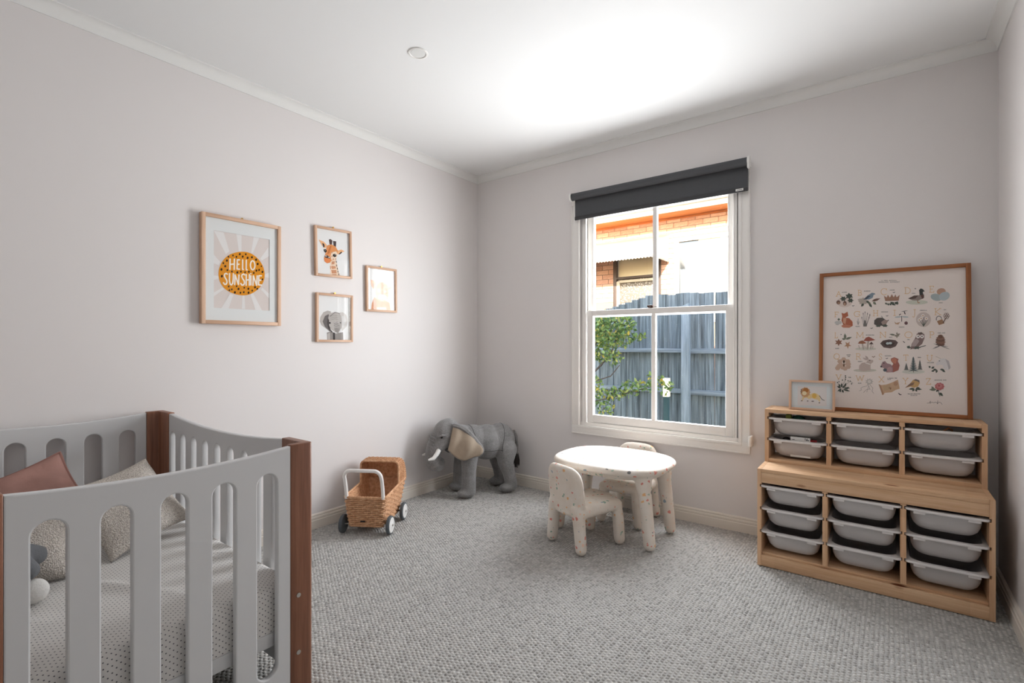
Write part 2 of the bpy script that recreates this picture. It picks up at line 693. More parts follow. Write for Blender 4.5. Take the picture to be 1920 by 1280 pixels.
# ------------------------------------------------------------------ roller blind
t = NT('charcoal_blind_fabric')
wv = t.noise(t.coord((1, 1, 1)), 900, 1)
t.l(t.ramp(wv, [(0.3, L(70, 71, 74)), (0.7, L(88, 89, 92))]), t.b.inputs['Base Color'])
t.set(Roughness=0.85)
M['blind'] = t.m
bl = thing('roller_blind', 'charcoal roller blind rolled up over the top of the window', 'blind', (1.66, -0.055, 2.155))
BX0, BX1 = 1.032 - 1.66, 2.284 - 1.66
MB().tube([(BX0, -0.012, 0.172), (BX1, -0.012, 0.172)], 0.027, 24).build('roller', M['blind'], bl)
MB().box(BX0 + 0.012, BX1 - 0.004, 0.0115, 0.0128, 0.012, 0.174).build('fabric', M['blind'], bl)
MB().box(BX0 + 0.01, BX1 - 0.003, 0.006, 0.018, -0.004, 0.024, 0.004).build('bottom_rail', plain('dark_rail', L(62, 62, 64), 0.6), bl)
for xx in (BX0 - 0.006, BX1 + 0.006):
    mb = MB().tube([(xx - 0.006, -0.012, 0.172), (xx + 0.006, -0.012, 0.172)], 0.033, 20)
    mb.box(xx - 0.004, xx + 0.004, -0.012, 0.036, 0.15, 0.194, 0.002)
    if xx > 0:
        mb.box(xx - 0.007, xx + 0.007, -0.036, -0.006, 0.125, 0.165, 0.005)
    mb.build('bracket', M['plastic'], bl)
tg = MB().box(BX1 - 0.075, BX1 - 0.03, 0.0048, 0.0062, 0.003, 0.017, 0.0005).build('maker_tag', M['plastic'], bl)
MB().box(BX1 - 0.068, BX1 - 0.037, 0.0044, 0.0049, 0.0085, 0.0115).build('printed_line', M['black'], tg)
ch = MB()
for k in range(230):
    z = 0.14 - k * 0.0074
    ch.sphere((BX1 + 0.011, -0.022, z), 0.0019, 5, 4)
for k in range(225):
    z = 0.14 - k * 0.0075
    ch.sphere((BX1 + 0.013, 0.0, z), 0.0019, 5, 4)
ch.tube([(BX1 + 0.011, -0.022, 0.14), (BX1 + 0.011, -0.022, -1.56)], 0.0008, 4).tube([(BX1 + 0.013, 0.0, 0.14), (BX1 + 0.013, 0.0, -1.54)], 0.0008, 4)
co_ = ch.build('bead_chain', plain('chain_white', L(205, 201, 196), 0.4), bl)
co_['kind'] = 'stuff'
MB().box(BX1 + 0.004, BX1 + 0.022, -0.026, 0.045, -1.60, -1.535, 0.005).box(BX1 + 0.008, BX1 + 0.018, -0.028, -0.02, -1.585, -1.55, 0.002).build('chain_tensioner', M['plastic'], bl)

# ------------------------------------------------------------------ ceiling light and floor vent
dl = thing('ceiling_downlight', 'round white recessed downlight set into the ceiling', 'downlight', (1.03, -1.65, RH))
MB().lathe([(0.052, 0.001), (0.052, -0.003), (0.049, -0.005), (0.042, -0.005), (0.039, -0.002), (0.039, 0.001)], 32).build('rim', M['plastic'], dl)
MB().lathe([(0.038, 0.0005), (0.038, -0.0025), (0.03, -0.0035)], 32).build('diffuser', plain('diffuser', L(226, 226, 223), 0.5), dl)

fv = thing('floor_vent', 'white slotted heating vent set in the carpet under the table', 'vent', (1.49, -0.2, 0.0), math.radians(4))
mb = MB().box(-0.15, 0.15, 0.045, 0.062, -0.002, 0.004, 0.002).box(-0.15, 0.15, -0.062, -0.045, -0.002, 0.004, 0.002)
mb.box(-0.15, -0.115, -0.045, 0.045, -0.002, 0.004, 0.002).box(0.115, 0.15, -0.045, 0.045, -0.002, 0.004, 0.002)
mb.build('vent_frame', M['plastic'], fv)
for k in range(17):
    x = -0.108 + k * 0.0135
    MB().box(x - 0.0035, x + 0.0035, -0.047, 0.047, -0.002, 0.0032, 0.001).build('slat', M['plastic'], fv)
MB().box(-0.12, 0.12, -0.05, 0.05, -0.005, -0.0035).build('duct', plain('galvanised_duct', L(150, 150, 150), 0.5), fv)
# ================================================================== outside the window
t = NT('garden_soil')
t.l(t.ramp(t.noise(t.coord(), 6, 6), [(0.35, L(70, 62, 52)), (0.6, L(104, 108, 76))]), t.b.inputs['Base Color'])
t.set(Roughness=0.95)
structure('ground', MB().box(-9, 11, 0.13, 16, -0.4, -0.25), t.m)
# own roof edge over the window (out of sight above the blind)
structure('roof_eave', MB().box(-0.6, 9, -6.2, 0.55, 2.86, 2.98), M['white'])

# ---- paling fence
t = NT('weathered_paling')
v = t.coord((1, 1, 1), kind='Generated')
oi = t.n('ShaderNodeObjectInfo')
vv = t.coord((30, 30, 1.6))
add = t.n('ShaderNodeVectorMath', operation='ADD')
t.l(vv, add.inputs[0])
sc = t.n('ShaderNodeVectorMath', operation='SCALE')
t.l(oi.outputs['Location'], sc.inputs[0])
sc.inputs['Scale'].default_value = 31.0
t.l(sc.outputs[0], add.inputs[1])
g = t.noise(add.outputs[0], 1.5, 6, 0.65)
col = t.ramp(g, [(0.34, L(92, 100, 104)), (0.5, L(140, 152, 158)), (0.7, L(186, 198, 203))])
tone = t.ramp(oi.outputs['Random'], [(0, (0.62, 0.63, 0.62, 1)), (1, (1, 1, 1, 1))])
t.l(t.mix(1.0, col, tone, 'MULTIPLY'), t.b.inputs['Base Color'])
t.set(Roughness=0.9)
M['paling'] = t.m
M['rail'] = wood('weathered_rail', L(118, 128, 134), L(176, 188, 196), 'x', 0.9)
M['post'] = wood('weathered_post', L(134, 146, 152), L(186, 198, 206), 'z', 0.9)

FY = 2.62
fence = thing('paling_fence', 'weathered grey timber paling fence behind the garden shrub', 'fence', (0.8, FY, -0.25))
pal_meshes = []
for w in (0.098, 0.104, 0.11):
    me = MB().box(-w / 2, w / 2, 0, 0.014, 0, 1.0, 0.003).mesh('paling')
    me.materials.append(M['paling'])
    pal_meshes.append(me)
x = -3.2
k = 0
while x < 4.2:
    w = [0.098, 0.104, 0.11][k % 3]
    top = 1.81 + random.uniform(-0.012, 0.008)
    wx = x + 0.8
    if wx < 0.55:
        top = 1.81 - 0.19 * min(1.0, (0.55 - wx) / 0.75)
    o = bpy.data.objects.new('paling', pal_meshes[k % 3])
    COL.objects.link(o)
    o.parent = fence
    o.location = (x + w / 2, 0.016 * (k % 2), 0.36)
    o.scale = (1, 1, top + 0.25 - 0.36)
    o.rotation_euler = (0, random.uniform(-0.006, 0.006), 0)
    x += w - (0.018 if k % 2 == 0 else 0.006)
    if 1.29 < x + 0.8 < 1.39:
        x += 0.017
    k += 1
for z in (0.60, 1.09):
    for (a, b) in ((-3.2, 0.228), (0.318, 4.2)):
        MB().box(a, b, -0.05, -0.002, z + 0.25 - (0.0 if b < 1 else 0.008), z + 0.25 + 0.052, 0.003).build('rail', M['rail'], fence)
for px_ in (-2.2, 0.275, 2.7):
    me = MB().prism([(px_ - 0.045, 0), (px_ + 0.045, 0), (px_ + 0.045, 1.93), (px_ - 0.045, 1.89)], -0.12, -0.052, 'y')
    me.build('post', M['post'], fence, angle=20)
for z in (0.02, 0.19):
    MB().box(-3.2, 4.2, 0.006, 0.03, z, z + 0.16, 0.003).build('plinth_board', M['rail'], fence)

# ---- shrub
t = NT('shrub_leaf')
at = t.n('ShaderNodeAttribute')
at.attribute_name = 'tone'
t.l(t.ramp(at.outputs['Fac'], [(0, L(84, 118, 62)), (0.5, L(146, 176, 92)), (0.86, L(200, 208, 118)), (0.95, L(228, 200, 86))]), t.b.inputs['Base Color'])
t.set(Roughness=0.5)
M['leaf'] = t.m
M['bark'] = plain('shrub_bark', L(122, 110, 102), 0.9, 0.2, var=0.25, vscale=30)


def leaf_cloud(blobs, size, name, parent):
    """blobs: (centre, radii, count)"""
    vs_, fs_, tn = [], [], []
    for (c, r, n) in blobs:
        for _ in range(n):
            d = RNG.normal(0, 1, 3)
            d /= np.linalg.norm(d)
            q = np.array(c) + d * np.array(r) * RNG.uniform(0.35, 1.0) ** 0.6
            ax = RNG.normal(0, 1, 3) + np.array([0, -0.4, 0.2])
            ax /= np.linalg.norm(ax)
            sd = np.cross(ax, RNG.normal(0, 1, 3))
            sd /= np.linalg.norm(sd) + 1e-6
            nn = np.cross(ax, sd)
            s = size * RNG.uniform(0.6, 1.25)
            o = len(vs_)
            for (u, w_, h_) in ((0, 0, 0), (0.35, 0.26, 0.06), (0.7, 0.2, 0.05), (1.0, 0, -0.05), (0.7, -0.2, 0.05), (0.35, -0.26, 0.06)):
                vs_.append(tuple(q + ax * u * s + sd * w_ * s + nn * h_ * s))
            fs_ += [(o, o + 1, o + 2, o + 3), (o, o + 3, o + 4, o + 5)]
            tn += [RNG.uniform(0, 0.93) if RNG.uniform() > 0.04 else 1.0] * 6
    me = bpy.data.meshes.new(name)
    me.from_pydata(vs_, [], fs_)
    a = me.attributes.new('tone', 'FLOAT', 'POINT')
    a.data.foreach_set('value', np.array(tn, np.float32))
    o = link(name, me, M['leaf'], parent, True, None)
    o['kind'] = 'stuff'
    return o


sh = thing('garden_shrub', 'leafy yellow-green shrub growing in front of the paling fence', 'shrub', (-0.2, 2.0, -0.25))
LX, LY, LZ = 0.2, -2.0, 0.25
def S(p): return (p[0] + LX, p[1] + LY, p[2] + LZ)
blobs = [((0.0, 1.98, 1.35), (0.42, 0.25, 0.27), 900), ((0.38, 1.9, 1.36), (0.22, 0.2, 0.2), 460), ((0.6, 1.88, 1.42), (0.13, 0.12, 0.1), 130),
         ((0.55, 1.85, 1.24), (0.17, 0.12, 0.09), 130), ((0.76, 1.86, 1.27), (0.09, 0.06, 0.04), 38), ((0.3, 1.86, 1.1), (0.26, 0.15, 0.12), 230),
         ((-0.4, 2.0, 1.3), (0.4, 0.25, 0.35), 420), ((0.48, 1.86, 1.02), (0.1, 0.08, 0.07), 45),
         ((0.48, 1.88, 0.62), (0.13, 0.1, 0.07), 85), ((0.68, 1.88, 0.7), (0.15, 0.1, 0.09), 110), ((0.95, 1.88, 0.76), (0.13, 0.1, 0.1), 85),
         ((1.08, 1.88, 0.72), (0.07, 0.08, 0.06), 30), ((0.27, 1.86, 0.58), (0.13, 0.1, 0.12), 85), ((0.36, 1.84, 0.42), (0.1, 0.1, 0.14), 75),
         ((0.2, 1.9, 0.72), (0.12, 0.1, 0.08), 50)]
leaf_cloud([(S(c), r, n) for c, r, n in blobs], 0.052, 'foliage', sh)
br = MB()
br.tube([S(p) for p in [(-0.2, 2.0, -0.25), (-0.12, 1.98, 0.4), (0.08, 1.95, 0.78), (0.28, 1.92, 0.95), (0.42, 1.9, 1.1), (0.5, 1.9, 1.3)]], [0.026, 0.022, 0.014, 0.012, 0.009, 0.005], 7)
br.tube([S(p) for p in [(0.05, 1.95, 0.74), (0.22, 1.93, 0.76), (0.4, 1.92, 0.82), (0.52, 1.9, 0.95)]], [0.011, 0.009, 0.007, 0.004], 6)
br.tube([S(p) for p in [(-0.12, 1.98, 0.4), (0.15, 1.92, 0.5), (0.45, 1.9, 0.58), (0.75, 1.9, 0.68), (1.05, 1.9, 0.76)]], [0.012, 0.01, 0.008, 0.006, 0.003], 6)
br.tube([S(p) for p in [(0.0, 1.96, 0.66), (0.1, 1.95, 1.0), (0.25, 1.94, 1.3), (0.5, 1.9, 1.45)]], [0.012, 0.01, 0.008, 0.004], 6)
br.build('branches', M['bark'], sh)

# low ground plants at the foot of the fence
gp = thing('ground_plant', 'low green plants at the foot of the fence', 'plant', (0.9, 2.35, -0.25))
leaf_cloud([((dx, 0, 0.22 + random.uniform(-0.05, 0.1)), (0.16, 0.1, 0.18), 70) for dx in (-0.9, -0.5, -0.1, 0.35, 0.75)], 0.06, 'foliage', gp)

# ---- garden bollard light
bo = thing('garden_bollard_light', 'lit white garden bollard light on a dark post by the fence', 'garden light', (0.962, 2.2, -0.25))
MB().box(-0.028, 0.028, -0.028, 0.028, 0, 0.84, 0.004).build('post', plain('teal_post', L(74, 104, 104), 0.5), bo)
t = NT('lit_diffuser')
t.set(Base_Color=L(255, 246, 220))
t.b.inputs['Emission Color'].default_value = L(255, 240, 205)
t.b.inputs['Emission Strength'].default_value = 1.3
MB().box(-0.032, 0.032, -0.032, 0.032, 0.842, 1.05, 0.004).build('lantern', t.m, bo)
MB().box(-0.034, 0.034, -0.034, 0.034, 1.05, 1.058, 0.002).build('cap', plain('cap', L(240, 236, 224), 0.5), bo)

# ---- neighbour's house
HY = 4.92
house = thing('neighbour_house', 'sunlit brick house with timber eaves beyond the fence', 'house', (0.5, HY, -0.25))
HX, HZ = -0.5, 0.25
t = NT('pale_brick')
oi = t.n('ShaderNodeObjectInfo')
c1 = t.ramp(oi.outputs['Random'], [(0, L(184, 138, 116)), (0.5, L(206, 160, 138)), (1, L(222, 182, 160))])
t.l(t.mix(0.25, c1, t.ramp(t.noise(t.coord(), 40, 4), [(0.3, L(160, 118, 98)), (0.7, L(230, 196, 176))])), t.b.inputs['Base Color'])
t.set(Roughness=0.9)
M['brick'] = t.m
M['mortar'] = plain('mortar', L(150, 128, 114), 0.95, 0.1)
M['cream'] = plain('cream_paint', L(238, 228, 200), 0.5)
M['brown'] = plain('brown_frame', L(84, 70, 62), 0.5)
M['fwhite'] = plain('frame_white', L(244, 238, 232), 0.4)
W1 = (-0.99, -0.10, 1.75, 2.80)     # x0,x1,z0,z1 window under the awning
W2 = (0.13, 1.55, 1.55, 2.97)       # pair of panes
W3 = (2.72, 3.5, 2.0, 3.25)         # further pane out of sight, which throws sunlight back
mb = MB()
xs_ = [-5, W1[0], W1[1], W2[0], W2[1], W3[0], W3[1], 8]
for i in range(7):
    a, b = xs_[i], xs_[i + 1]
    op = {1: W1, 3: W2, 5: W3}.get(i)
    if op:
        mb.box(a + HX, b + HX, 0, 0.2, 0, op[2] + HZ).box(a + HX, b + HX, 0, 0.2, op[3] + HZ, 3.75)
    else:
        mb.box(a + HX, b + HX, 0, 0.2, 0, 3.75)
mb.build('wall', M['mortar'], house)
bme = {}
def brick_obj(x0, x1, z0):
    w = round(x1 - x0, 3)
    if w < 0.04:
        return
    if w not in bme:
        me = MB().box(-w / 2, w / 2, -0.008, 0.02, 0, 0.076, 0.002, 1).mesh('brick')
        me.materials.append(M['brick'])
        bme[w] = me
    o = bpy.data.objects.new('brick', bme[w])
    COL.objects.link(o)
    o.parent = house
    o.location = ((x0 + x1) / 2 + HX, 0, z0 + HZ)
row = 0
z = 3.335 - 0.086 * 16
while z < 3.30:
    off = 0.12 * (row % 2)
    x = -1.56 + off
    while x < 1.5:
        a, b = x, x + 0.23
        for op in (W1, W2):
            if z + 0.076 > op[2] and z < op[3]:
                if op[0] - 0.001 <= a and b <= op[1] + 0.001:
                    a = b
                elif a < op[0] < b:
                    b = op[0]
                elif a < op[1] < b:
                    a = op[1]
        brick_obj(a, b, z)
        x += 0.24
    z += 0.086
    row += 1
# eaves
M['eave'] = wood('eave_timber', L(176, 98, 48), L(226, 150, 84), 'x', 0.6)
MB().box(-5.5, 7.5, -0.44, 0.0, 3.58, 3.60).build('soffit', M['eave'], house)
MB().box(-5.5, 7.5, -0.02, 0.0, 3.545, 3.58, 0.002).build('eave_bead', M['eave'], house)
MB().box(-5.5, 7.5, -0.475, -0.445, 3.56, 3.76, 0.003).build('fascia', M['fwhite'], house)
MB().prism([(-0.58, 3.68), (-0.56, 3.64), (-0.49, 3.64), (-0.475, 3.68), (-0.475, 3.78), (-0.58, 3.78)], -5.5, 7.5, 'x').build('gutter', M['fwhite'], house)
MB().prism([(-0.5, 3.76), (-0.5, 3.8), (4.0, 5.6), (4.0, 5.56)], -5.5, 7.5, 'x').build('roof', plain('roof_tile', L(150, 96, 76), 0.8), house)
# window under the awning
def hb(mb, x0, x1, y0, y1, z0, z1, b=0.003):
    return mb.box(x0 + HX, x1 + HX, y0, y1, z0 + HZ, z1 + HZ, b)
fr = MB()
hb(fr, W1[0], W1[0] + 0.06, -0.01, 0.08, W1[2], W1[3]); hb(fr, W1[1] - 0.05, W1[1], -0.01, 0.08, W1[2], W1[3])
hb(fr, W1[0] + 0.06, W1[1] - 0.05, -0.01, 0.08, W1[3] - 0.06, W1[3]); hb(fr, W1[0] + 0.06, W1[1] - 0.05, -0.01, 0.08, 2.365, 2.405)
f1 = fr.build('window_frame', M['brown'], house)
mb = MB(); hb(mb, W1[0] + 0.06, W1[1] - 0.05, 0.075, 0.085, 2.405, W1[3] - 0.06)
hb(mb, -0.37, W1[1] - 0.05, 0.062, 0.076, 2.405, W1[3] - 0.06)
mb.build('drawn_blind', M['cream'], f1)
t = NT('lace_panel')
vo = t.n('ShaderNodeTexVoronoi'); vo.inputs['Scale'].default_value = 34
t.l(t.coord(), vo.inputs['Vector'])
t.l(t.ramp(vo.outputs['Distance'], [(0.25, L(206, 198, 184)), (0.4, L(110, 102, 92))]), t.b.inputs['Base Color'])
mb = MB(); hb(mb, W1[0] + 0.06, W1[1] - 0.05, 0.05, 0.06, W1[2], 2.365)
mb.build('lace_curtain', t.m, f1)
mb = MB(); hb(mb, W1[0] + 0.06, W1[0] + 0.12, 0.0, 0.05, W1[2], 2.33); hb(mb, W1[0] + 0.12, W1[1] - 0.05, 0.0, 0.05, 2.3, 2.345)
mb.build('inner_frame', plain('stone_frame', L(196, 184, 166), 0.6), f1)
# pair of panes
t = NT('sky_pane')
t.set(Base_Color=L(70, 74, 76), Roughness=0.02, IOR=1.9)
M['skypane'] = t.m
fr = MB()
for a in (W2[0], 0.87, W2[1] - 0.07):
    hb(fr, a, a + 0.07, -0.02, 0.06, W2[2], W2[3])
for (a, b) in ((W2[0] + 0.07, 0.87), (0.94, W2[1] - 0.07)):
    hb(fr, a, b, -0.02, 0.06, W2[3] - 0.06, W2[3]); hb(fr, a, b, -0.02, 0.06, W2[2], W2[2] + 0.06)
f2_ = fr.build('window_frame', M['fwhite'], house)
for (a, b) in ((W2[0] + 0.07, 0.87), (0.94, W2[1] - 0.07)):
    mb = MB(); hb(mb, a, b, 0.03, 0.036, W2[2] + 0.06, W2[3] - 0.06, 0)
    mb.build('pane', M['skypane'], f2_, False)
    mb = MB(); hb(mb, (a + b) / 2 - 0.02 if a < 0.8 else a, b, 0.024, 0.029, W2[2] + 0.06, W2[3] - 0.06, 0)
    mb.build('curtain', plain('pale_curtain', L(222, 220, 200), 0.7), f2_)
mb = MB(); hb(mb, W3[0], W3[1], 0.05, 0.056, W3[2], W3[3], 0)
mb.build('pane', M['skypane'], house, False)
# scalloped metal awning
AX0, AX1 = -3.2, 0.04
aw = MB()
n = 118
top_, bot_ = [], []
M['awning'] = plain('cream_metal', L(238, 228, 210), 0.5)
vv_, ff_ = [], []
for i in range(n + 1):
    xx = AX0 + (AX1 - AX0) * i / n
    rp = 0.012 * math.cos(i * PI)
    sc_ = 0.018 * (1 - abs(math.cos(i * PI / 2)))
    vv_ += [(xx + HX, -0.01, 3.06 + HZ), (xx + HX, -0.76 + rp * 0.3, 2.62 + rp + HZ), (xx + HX, -0.775 + rp * 0.3, 2.565 + sc_ + HZ)]
for i in range(n):
    o = i * 3
    ff_ += [(o, o + 3, o + 4, o + 1), (o + 1, o + 4, o + 5, o + 2)]
aw.add(vv_, ff_)
me = aw.mesh('awning')
ao = link('awning', me, M['awning'], house, True, 30)
so = ao.modifiers.new('s', 'SOLIDIFY'); so.thickness = 0.006
vv_, ff_ = [], []
m_ = 20
for i in range(m_ + 1):
    u = i / m_
    sc_ = 0.018 * (1 - abs(math.cos(i * PI / 2)))
    vv_ += [(AX1 + HX, -0.76 * u - 0.01, 3.06 - 0.44 * u + HZ), (AX1 + HX, -0.76 * u - 0.01, 2.575 + sc_ + HZ)]
for i in range(m_):
    o = i * 2
    ff_ += [(o, o + 2, o + 3, o + 1)]
me = bpy.data.meshes.new('awning_side'); me.from_pydata(vv_, [], ff_)
ao2 = link('awning_side', me, M['awning'], house, True, 30)
so = ao2.modifiers.new('s', 'SOLIDIFY'); so.thickness = 0.005
# ================================================================== cot
M['walnut'] = wood('cot_timber', L(112, 72, 54), L(152, 104, 80), 'z', 0.4, 0.8)
M['cotwhite'] = plain('cot_white_lacquer', L(212, 212, 212), 0.4, 0.45)
CO = Vector((0.72, -2.877, 0))
crib = thing('cot', 'white slatted cot with reddish brown corner posts beside the wall', 'cot', CO)
cx0, cx1, cy0, cy1 = 0.042 - CO.x, 1.402 - CO.x, -3.288 - CO.y, -2.466 - CO.y
PH = 0.858
LEGX, LEGY, TH = 0.150, 0.078, 0.030
for sx in (0, 1):
    for sy in (0, 1):
        X = cx1 if sx else cx0
        Y = cy1 if sy else cy0
        ux = -1 if sx else 1
        uy = -1 if sy else 1
        pts = [(X, Y), (X + ux * LEGX, Y), (X + ux * LEGX, Y + uy * TH), (X + ux * TH, Y + uy * TH), (X + ux * TH, Y + uy * LEGY), (X, Y + uy * LEGY)]
        bm = bmesh.new()
        vb = [bm.verts.new((p[0], p[1], 0.0)) for p in pts]
        vt = [bm.verts.new((p[0], p[1], PH)) for p in pts]
        for i in range(6):
            bm.faces.new((vb[i], vb[(i + 1) % 6], vt[(i + 1) % 6], vt[i]))
        bm.faces.new(vb[::-1])
        bm.faces.new(vt)
        bmesh.ops.recalc_face_normals(bm, faces=bm.faces)
        eg = [e for e in bm.edges if e.calc_length() > 0.02]
        corner = [e for e in bm.edges if {e.verts[0], e.verts[1]} == {vb[0], vt[0]}]
        bmesh.ops.bevel(bm, geom=corner, offset=0.012, segments=4, profile=0.5, affect='EDGES')
        bmesh.ops.bevel(bm, geom=[e for e in bm.edges if e.calc_face_angle(0) > 1.2], offset=0.003, segments=2, profile=0.5, affect='EDGES')
        me = bpy.data.meshes.new('post')
        bm.to_mesh(me)
        bm.free()
        po = link('post', me, M['walnut'], crib, True, 50)
        bol = MB()
        for zz in (0.165, 0.355):
            bol.tube([(X + (0.0008 if sx else -0.0008), Y + uy * 0.052, zz), (X - ux * 0.0022, Y + uy * 0.052, zz)], 0.0075, 14)
        bol.build('bolt', M['steel'], po)


def stadium(cx, w, z0, z1, n=10):
    r = w / 2
    p = []
    for i in range(n + 1):
        a = PI * i / n
        p.append((cx + r * math.cos(a), z1 - r + r * math.sin(a)))
    for i in range(n + 1):
        a = PI + PI * i / n
        p.append((cx + r * math.cos(a), z0 + r + r * math.sin(a)))
    return p


def panel(half, dip, centres, w, z0, z1):
    n = 24
    top = []
    for i in range(n + 1):
        u = -1 + 2 * i / n
        top.append((u * half, PH - 0.004 - dip * (1 - u * u)))
    out = [(-half, 0.045), (half, 0.045)] + top[::-1]
    return out, [stadium(c, w, z0, z1) for c in centres]


# end panels (short) in planes x = const
ex = (cy1 - LEGY) - (cy0 + LEGY)
out, holes = panel(ex / 2, 0.018, [0.1285 * k for k in (-2, -1, 0, 1, 2)], 0.064, 0.127, 0.778)
Rx = Matrix(((0, 0, 1, 0), (1, 0, 0, 0), (0, 1, 0, 0), (0, 0, 0, 1)))
for xx in (cx1 - 0.013, cx0 + 0.013):
    me = curve_plate(out, holes, 0.012, 0.004, Matrix.Translation((xx, 0, 0)) @ Rx)
    link('end_panel', me, M['cotwhite'], crib, True, 40)
# side panels (long) in planes y = const
lx = (cx1 - LEGX) - (cx0 + LEGX)
out, holes = panel(lx / 2, 0.028, [0.12 * k for k in range(-4, 5)][:], 0.056, 0.127, 0.772)
holes = [h for h in holes if max(abs(p[0]) for p in h) < lx / 2 - 0.01]
Ry = Matrix(((1, 0, 0, 0), (0, 0, -1, 0), (0, 1, 0, 0), (0, 0, 0, 1)))
for yy in (cy1 - 0.013, cy0 + 0.013):
    me = curve_plate(out, holes, 0.012, 0.004, Matrix.Translation((0, yy, 0)) @ Ry)
    link('side_panel', me, M['cotwhite'], crib, True, 40)
    sgn = -1 if yy > 0 else 1
    for xx in (cx0 + LEGX - 0.02, cx1 - LEGX + 0.02):
        MB().tube([(xx, yy + sgn * 0.0125, 0.69), (xx, yy + sgn * 0.016, 0.69)], 0.008, 12).build('bolt', M['steel'], crib)
# mattress base: two bearers and slats
b0x, b1x, b0y, b1y = cx0 + 0.034, cx1 - 0.034, cy0 + 0.034, cy1 - 0.034
mb = MB().box(b0x, b1x, b0y, b0y + 0.03, 0.205, 0.25, 0.003).box(b0x, b1x, b1y - 0.03, b1y, 0.205, 0.25, 0.003)
mb.box(b0x, b0x + 0.025, b0y + 0.03, b1y - 0.03, 0.205, 0.25, 0.003).box(b1x - 0.025, b1x, b0y + 0.03, b1y - 0.03, 0.205, 0.25, 0.003)
mb.build('base_frame', M['cotwhite'], crib)
for k in range(12):
    x = b0x + 0.07 + k * (b1x - b0x - 0.14) / 11
    MB().box(x - 0.03, x + 0.03, b0y + 0.03, b1y - 0.03, 0.235, 0.249, 0.002).build('slat', M['cotwhite'], crib)

# mattress with dotted sheet
t = NT('dotted_cotton')
v = t.coord((1, 1, 1))
sx = t.n('ShaderNodeSeparateXYZ')
t.l(v, sx.inputs[0])
P_ = 0.0185
def cell(a, off):
    return t.math('SUBTRACT', t.math('FRACT', t.math('ADD', t.math('DIVIDE', a, P_), off)), 0.5)
def dots(off):
    dx, dy = cell(t.math('SUBTRACT', sx.outputs[0], sx.outputs[2]), off), cell(sx.outputs[1], off)
    return t.math('SQRT', t.math('ADD', t.math('MULTIPLY', dx, dx), t.math('MULTIPLY', dy, dy)))
d_ = t.math('MINIMUM', dots(0.0), dots(0.5))
t.l(t.ramp(d_, [(0.085, L(92, 92, 98)), (0.12, L(226, 223, 219))]), t.b.inputs['Base Color'])
t.set(Roughness=0.9)
t.bump(t.noise(v, 7, 4), 0.25, 0.012)
M['sheet'] = t.m
mt = thing('mattress', 'cot mattress in a white cotton sheet with tiny grey dots', 'mattress', (CO.x, CO.y, 0.25))
mw, ml, mh = (b1y - b0y) / 2 - 0.003, (b1x - b0x) / 2 - 0.003, 0.150


def mattress():
    nx, ny = 120, 72
    vs_, fs_ = [], []
    def surf(u, v_):
        # rounded slab: superellipse edge
        x, y = u * ml, v_ * mw
        e = min(ml - abs(x), mw - abs(y))
        r = 0.035
        z = mh if e > r else mh - r + math.sqrt(max(0, r * r - (r - max(e, 0)) ** 2))
        def ridge(ax, ay, bx, by, h, w):
            d = Vector((bx - ax, by - ay))
            q = Vector((x - ax, y - ay))
            s = max(0, min(1, q.dot(d) / d.length_squared))
            dist = (q - d * s).length
            return h * math.exp(-(dist / w) ** 2) * (0.4 + 0.6 * math.sin(PI * max(0.03, min(0.97, s))))
        z += ridge(0.13, -0.07, 0.40, 0.05, 0.015, 0.02) + ridge(0.1, 0.15, 0.38, 0.36, 0.004, 0.007) + ridge(0.05, 0.2, 0.34, 0.37, 0.004, 0.006)
        z += ridge(0.2, -0.28, 0.34, -0.2, 0.003, 0.006) + ridge(0.36, 0.05, 0.5, 0.1, 0.006, 0.02)
        return (x, y, z)
    def sp(i, n):
        u = -1 + 2 * i / n
        return math.sin(u * PI / 2) * 0.35 + u * 0.65
    for j in range(ny + 1):
        for i in range(nx + 1):
            vs_.append(surf(sp(i, nx), sp(j, ny)))
    for j in range(ny):
        for i in range(nx):
            a = j * (nx + 1) + i
            fs_.append((a, a + 1, a + nx + 2, a + nx + 1))
    # skirt
    ring = [i for i in range(nx + 1)] + [(j + 1) * (nx + 1) + nx for j in range(ny)] + [ny * (nx + 1) + i for i in range(nx - 1, -1, -1)] + [j * (nx + 1) for j in range(ny - 1, 0, -1)]
    o = len(vs_)
    for q in ring:
        vs_.append((vs_[q][0], vs_[q][1], 0.0))
    m = len(ring)
    for k in range(m):
        fs_.append((ring[k], o + k, o + (k + 1) % m, ring[(k + 1) % m]))
    fs_.append(tuple(o + k for k in range(m)))
    me = bpy.data.meshes.new('sheet')
    me.from_pydata(vs_, [], fs_)
    bm = bmesh.new(); bm.from_mesh(me); bmesh.ops.recalc_face_normals(bm, faces=bm.faces); bm.to_mesh(me); bm.free()
    return me


link('fitted_sheet', mattress(), M['sheet'], mt, True, 60)


